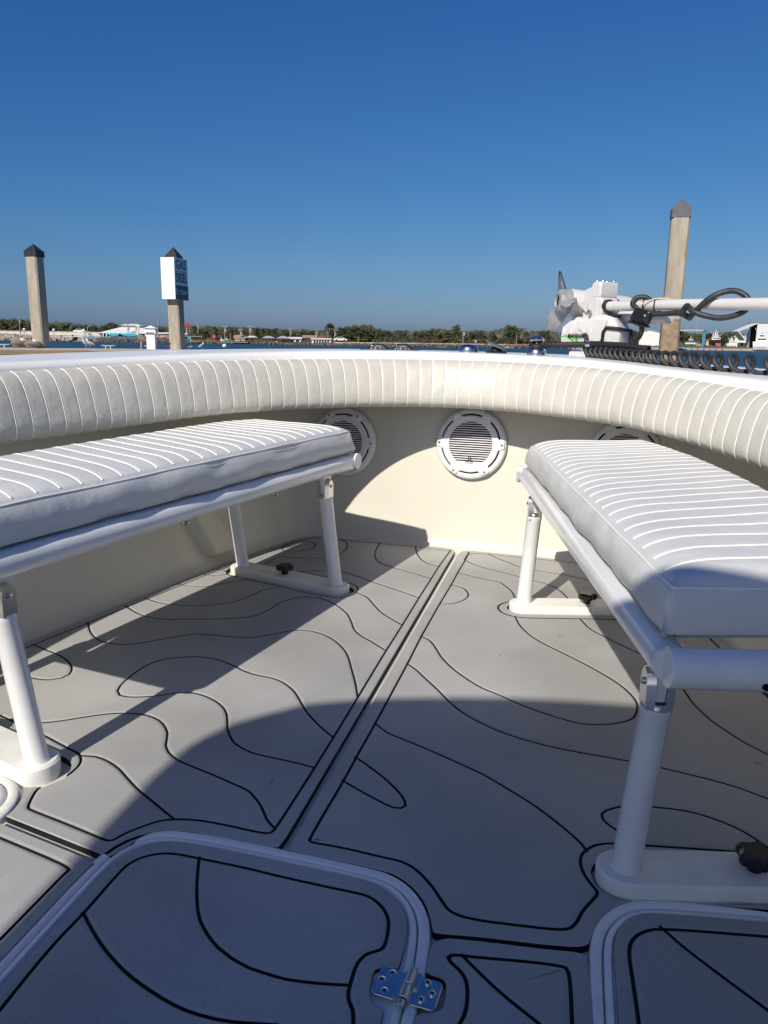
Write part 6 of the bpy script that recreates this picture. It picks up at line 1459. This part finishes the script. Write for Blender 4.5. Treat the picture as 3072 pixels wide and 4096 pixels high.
def car(px, y, dd, m, label):
    D = bank_d(px)+dd; p = bearing(px, y, D); r_ = empty('parked_car', p, R(20), label, 'car'); mb = MB()
    mb.prism([(-2.2, .3), (2.2, .3), (2.25, .75), (1.3, .95), (.7, 1.45), (-1.0, 1.45), (-1.7, .95), (-2.25, .8)], -.85, .85, Matrix(((1, 0, 0, 0), (0, 0, 1, 0), (0, 1, 0, 0), (0, 0, 0, 1)))); mb.build('body', m, r_)
    mb = MB(); mb.prism([(-1.35, .98), (1.05, .98), (.62, 1.36), (-.95, 1.36)], -.87, .87, Matrix(((1, 0, 0, 0), (0, 0, 1, 0), (0, 1, 0, 0), (0, 0, 0, 1)))); mb.build('window', M['glass_dark'], r_)
    for x in (-1.35, 1.35):
        for yy in (-.8, .8): mb = MB(); mb.tube([(x, yy-.1, .33), (x, yy+.1, .33)], .33, 12); mb.build('wheel', M['rubber'], r_)
car(735, 737.2, 14, M['white_paint'], 'white car parked on the grass right of the white waterfront house'); car(173, 719.5, 18, M['white_paint'], 'white car crossing the bridge towards its right end')
# mooring buoy
p = bearing(485, 743.5, 150); p.z = WZ; o = MB().lathe([(.0001, -.2), (.35, 0), (.45, .25), (.3, .5), (.0001, .6)], 14).build('mooring_buoy', M['white_paint'], None, True); o.location = p; tag(o, 'small white mooring buoy floating off the far bank', 'buoy')
# boat yard
house(1378, 1424, 711.5, 717, 750, 40, 'tall pale metal shed behind the tall pile', M['shed_white'], M['steel_grey'], 'boat_shed', 16, gable='y', cat='shed')
house(1519, 1538, 733, 734, 746, 34, 'small pink building between the lift and the trawler', M['pink'], M['pink'], 'house', 5, cat='building')
house(1584, 1612, 725, 728, 740, 60, 'low white shed behind the white work boat', M['shed_white'], M['roof_white'], 'shed', 8, cat='shed')
for i, (a, b, y0_, y1_, m, t) in enumerate(((1448, 1462, 741, 748, 'steel_grey', 'grey crate'), (1545, 1556, 741, 748, 'red', 'red container'), (1503, 1514, 742, 747.5, 'roof_tan', 'tan crate'), (1600, 1612, 738, 750, 'leaf', 'x'))):
    if m != 'leaf': house(a, b, y0_, y0_+.6, y1_, 12, t+' standing on the yard quay', M[m], M[m], 'crate', 2, cat='crate', over=.05)
# shed at the right edge with its lifted door
pc = 1668; D = bank_d(1640)+18; p = bearing(1632, 740, D); z0 = LZ; sy = -math.atan2(p.x-CAM.x, p.y-CAM.y)
sd = empty('boat_shed', (p.x, p.y, z0), sy+R(22), 'big pale shed at the right edge with a tilted door canopy', 'shed'); sc = D/1660; Zs = lambda y: hz(1640, y, D)-z0
mb = MB(); mb.box((0, 0, 0), (26, 10, Zs(697))); mb.build('wall', M['shed_white'], sd); mb = MB(); mb.add([(-.5, -.5, Zs(696.8)), (27, -.5, Zs(696.8)), (27, 10.5, Zs(696.8)), (-.5, 10.5, Zs(696.8)), (-.5, 5, Zs(693.5)), (27, 5, Zs(693.5))], [(0, 1, 5, 4), (2, 3, 4, 5), (0, 4, 3), (1, 2, 5), (3, 2, 1, 0)]); mb.build('roof', M['steel_grey'], sd)
mb = MB(); xa = (1596-1632)*sc; xb = (1612-1632)*sc
for y0_, y1_ in ((-.4, .2),):
    mb.add([(0, -.4, Zs(697)), (xa, -.4, Zs(716)), (xa, 6, Zs(716)), (0, 6, Zs(697))], [(0, 1, 2, 3)]); mb.add([(xa, -.4, Zs(716)), (xb, -.4, Zs(736)), (xb, 6, Zs(736)), (xa, 6, Zs(716))], [(0, 1, 2, 3)])
o = mb.build('tilted_door', M['shed_white'], sd); s_ = o.modifiers.new('s', 'SOLIDIFY'); s_.thickness = .3
mb = MB(); mb.box((-.05, .2, 0), (.0-.01, 6, Zs(699))); mb.build('doorway_shade', M['dark'], sd)  # black sheet on the solid wall, shade of the interior put in as colour
# travel lift
pc = 1491; D = bank_d(pc)+24; p = bearing(pc, 740, D); sc = D/1660; tl = empty('travel_lift', (p.x, p.y, LZ), -math.atan2(p.x-CAM.x, p.y-CAM.y), 'teal boat travel lift frame in the yard', 'lift'); Zt = lambda y: hz(pc, y, D)-LZ
h = 24*sc
for x in (-h, h):
    for y in (0, 7): mb = MB(); mb.box((x-.6, y-.5, 0), (x+.6, y+.5, Zt(713))); mb.build('leg', M['lift_teal'], tl)
mb = MB(); mb.box((-h-.4, -.4, Zt(715.0)), (h+.4, .3, Zt(712.0))); mb.build('front_beam', M['steel_grey'], tl)
for x in (-h, h): mb = MB(); mb.box((x-.45, -1, Zt(714)), (x+.45, 8, Zt(711.5))); mb.build('side_beam', M['lift_teal'], tl)
lamp(1502, 683, 712, 420, 'tall thin mast rising behind the travel lift', 'globe')
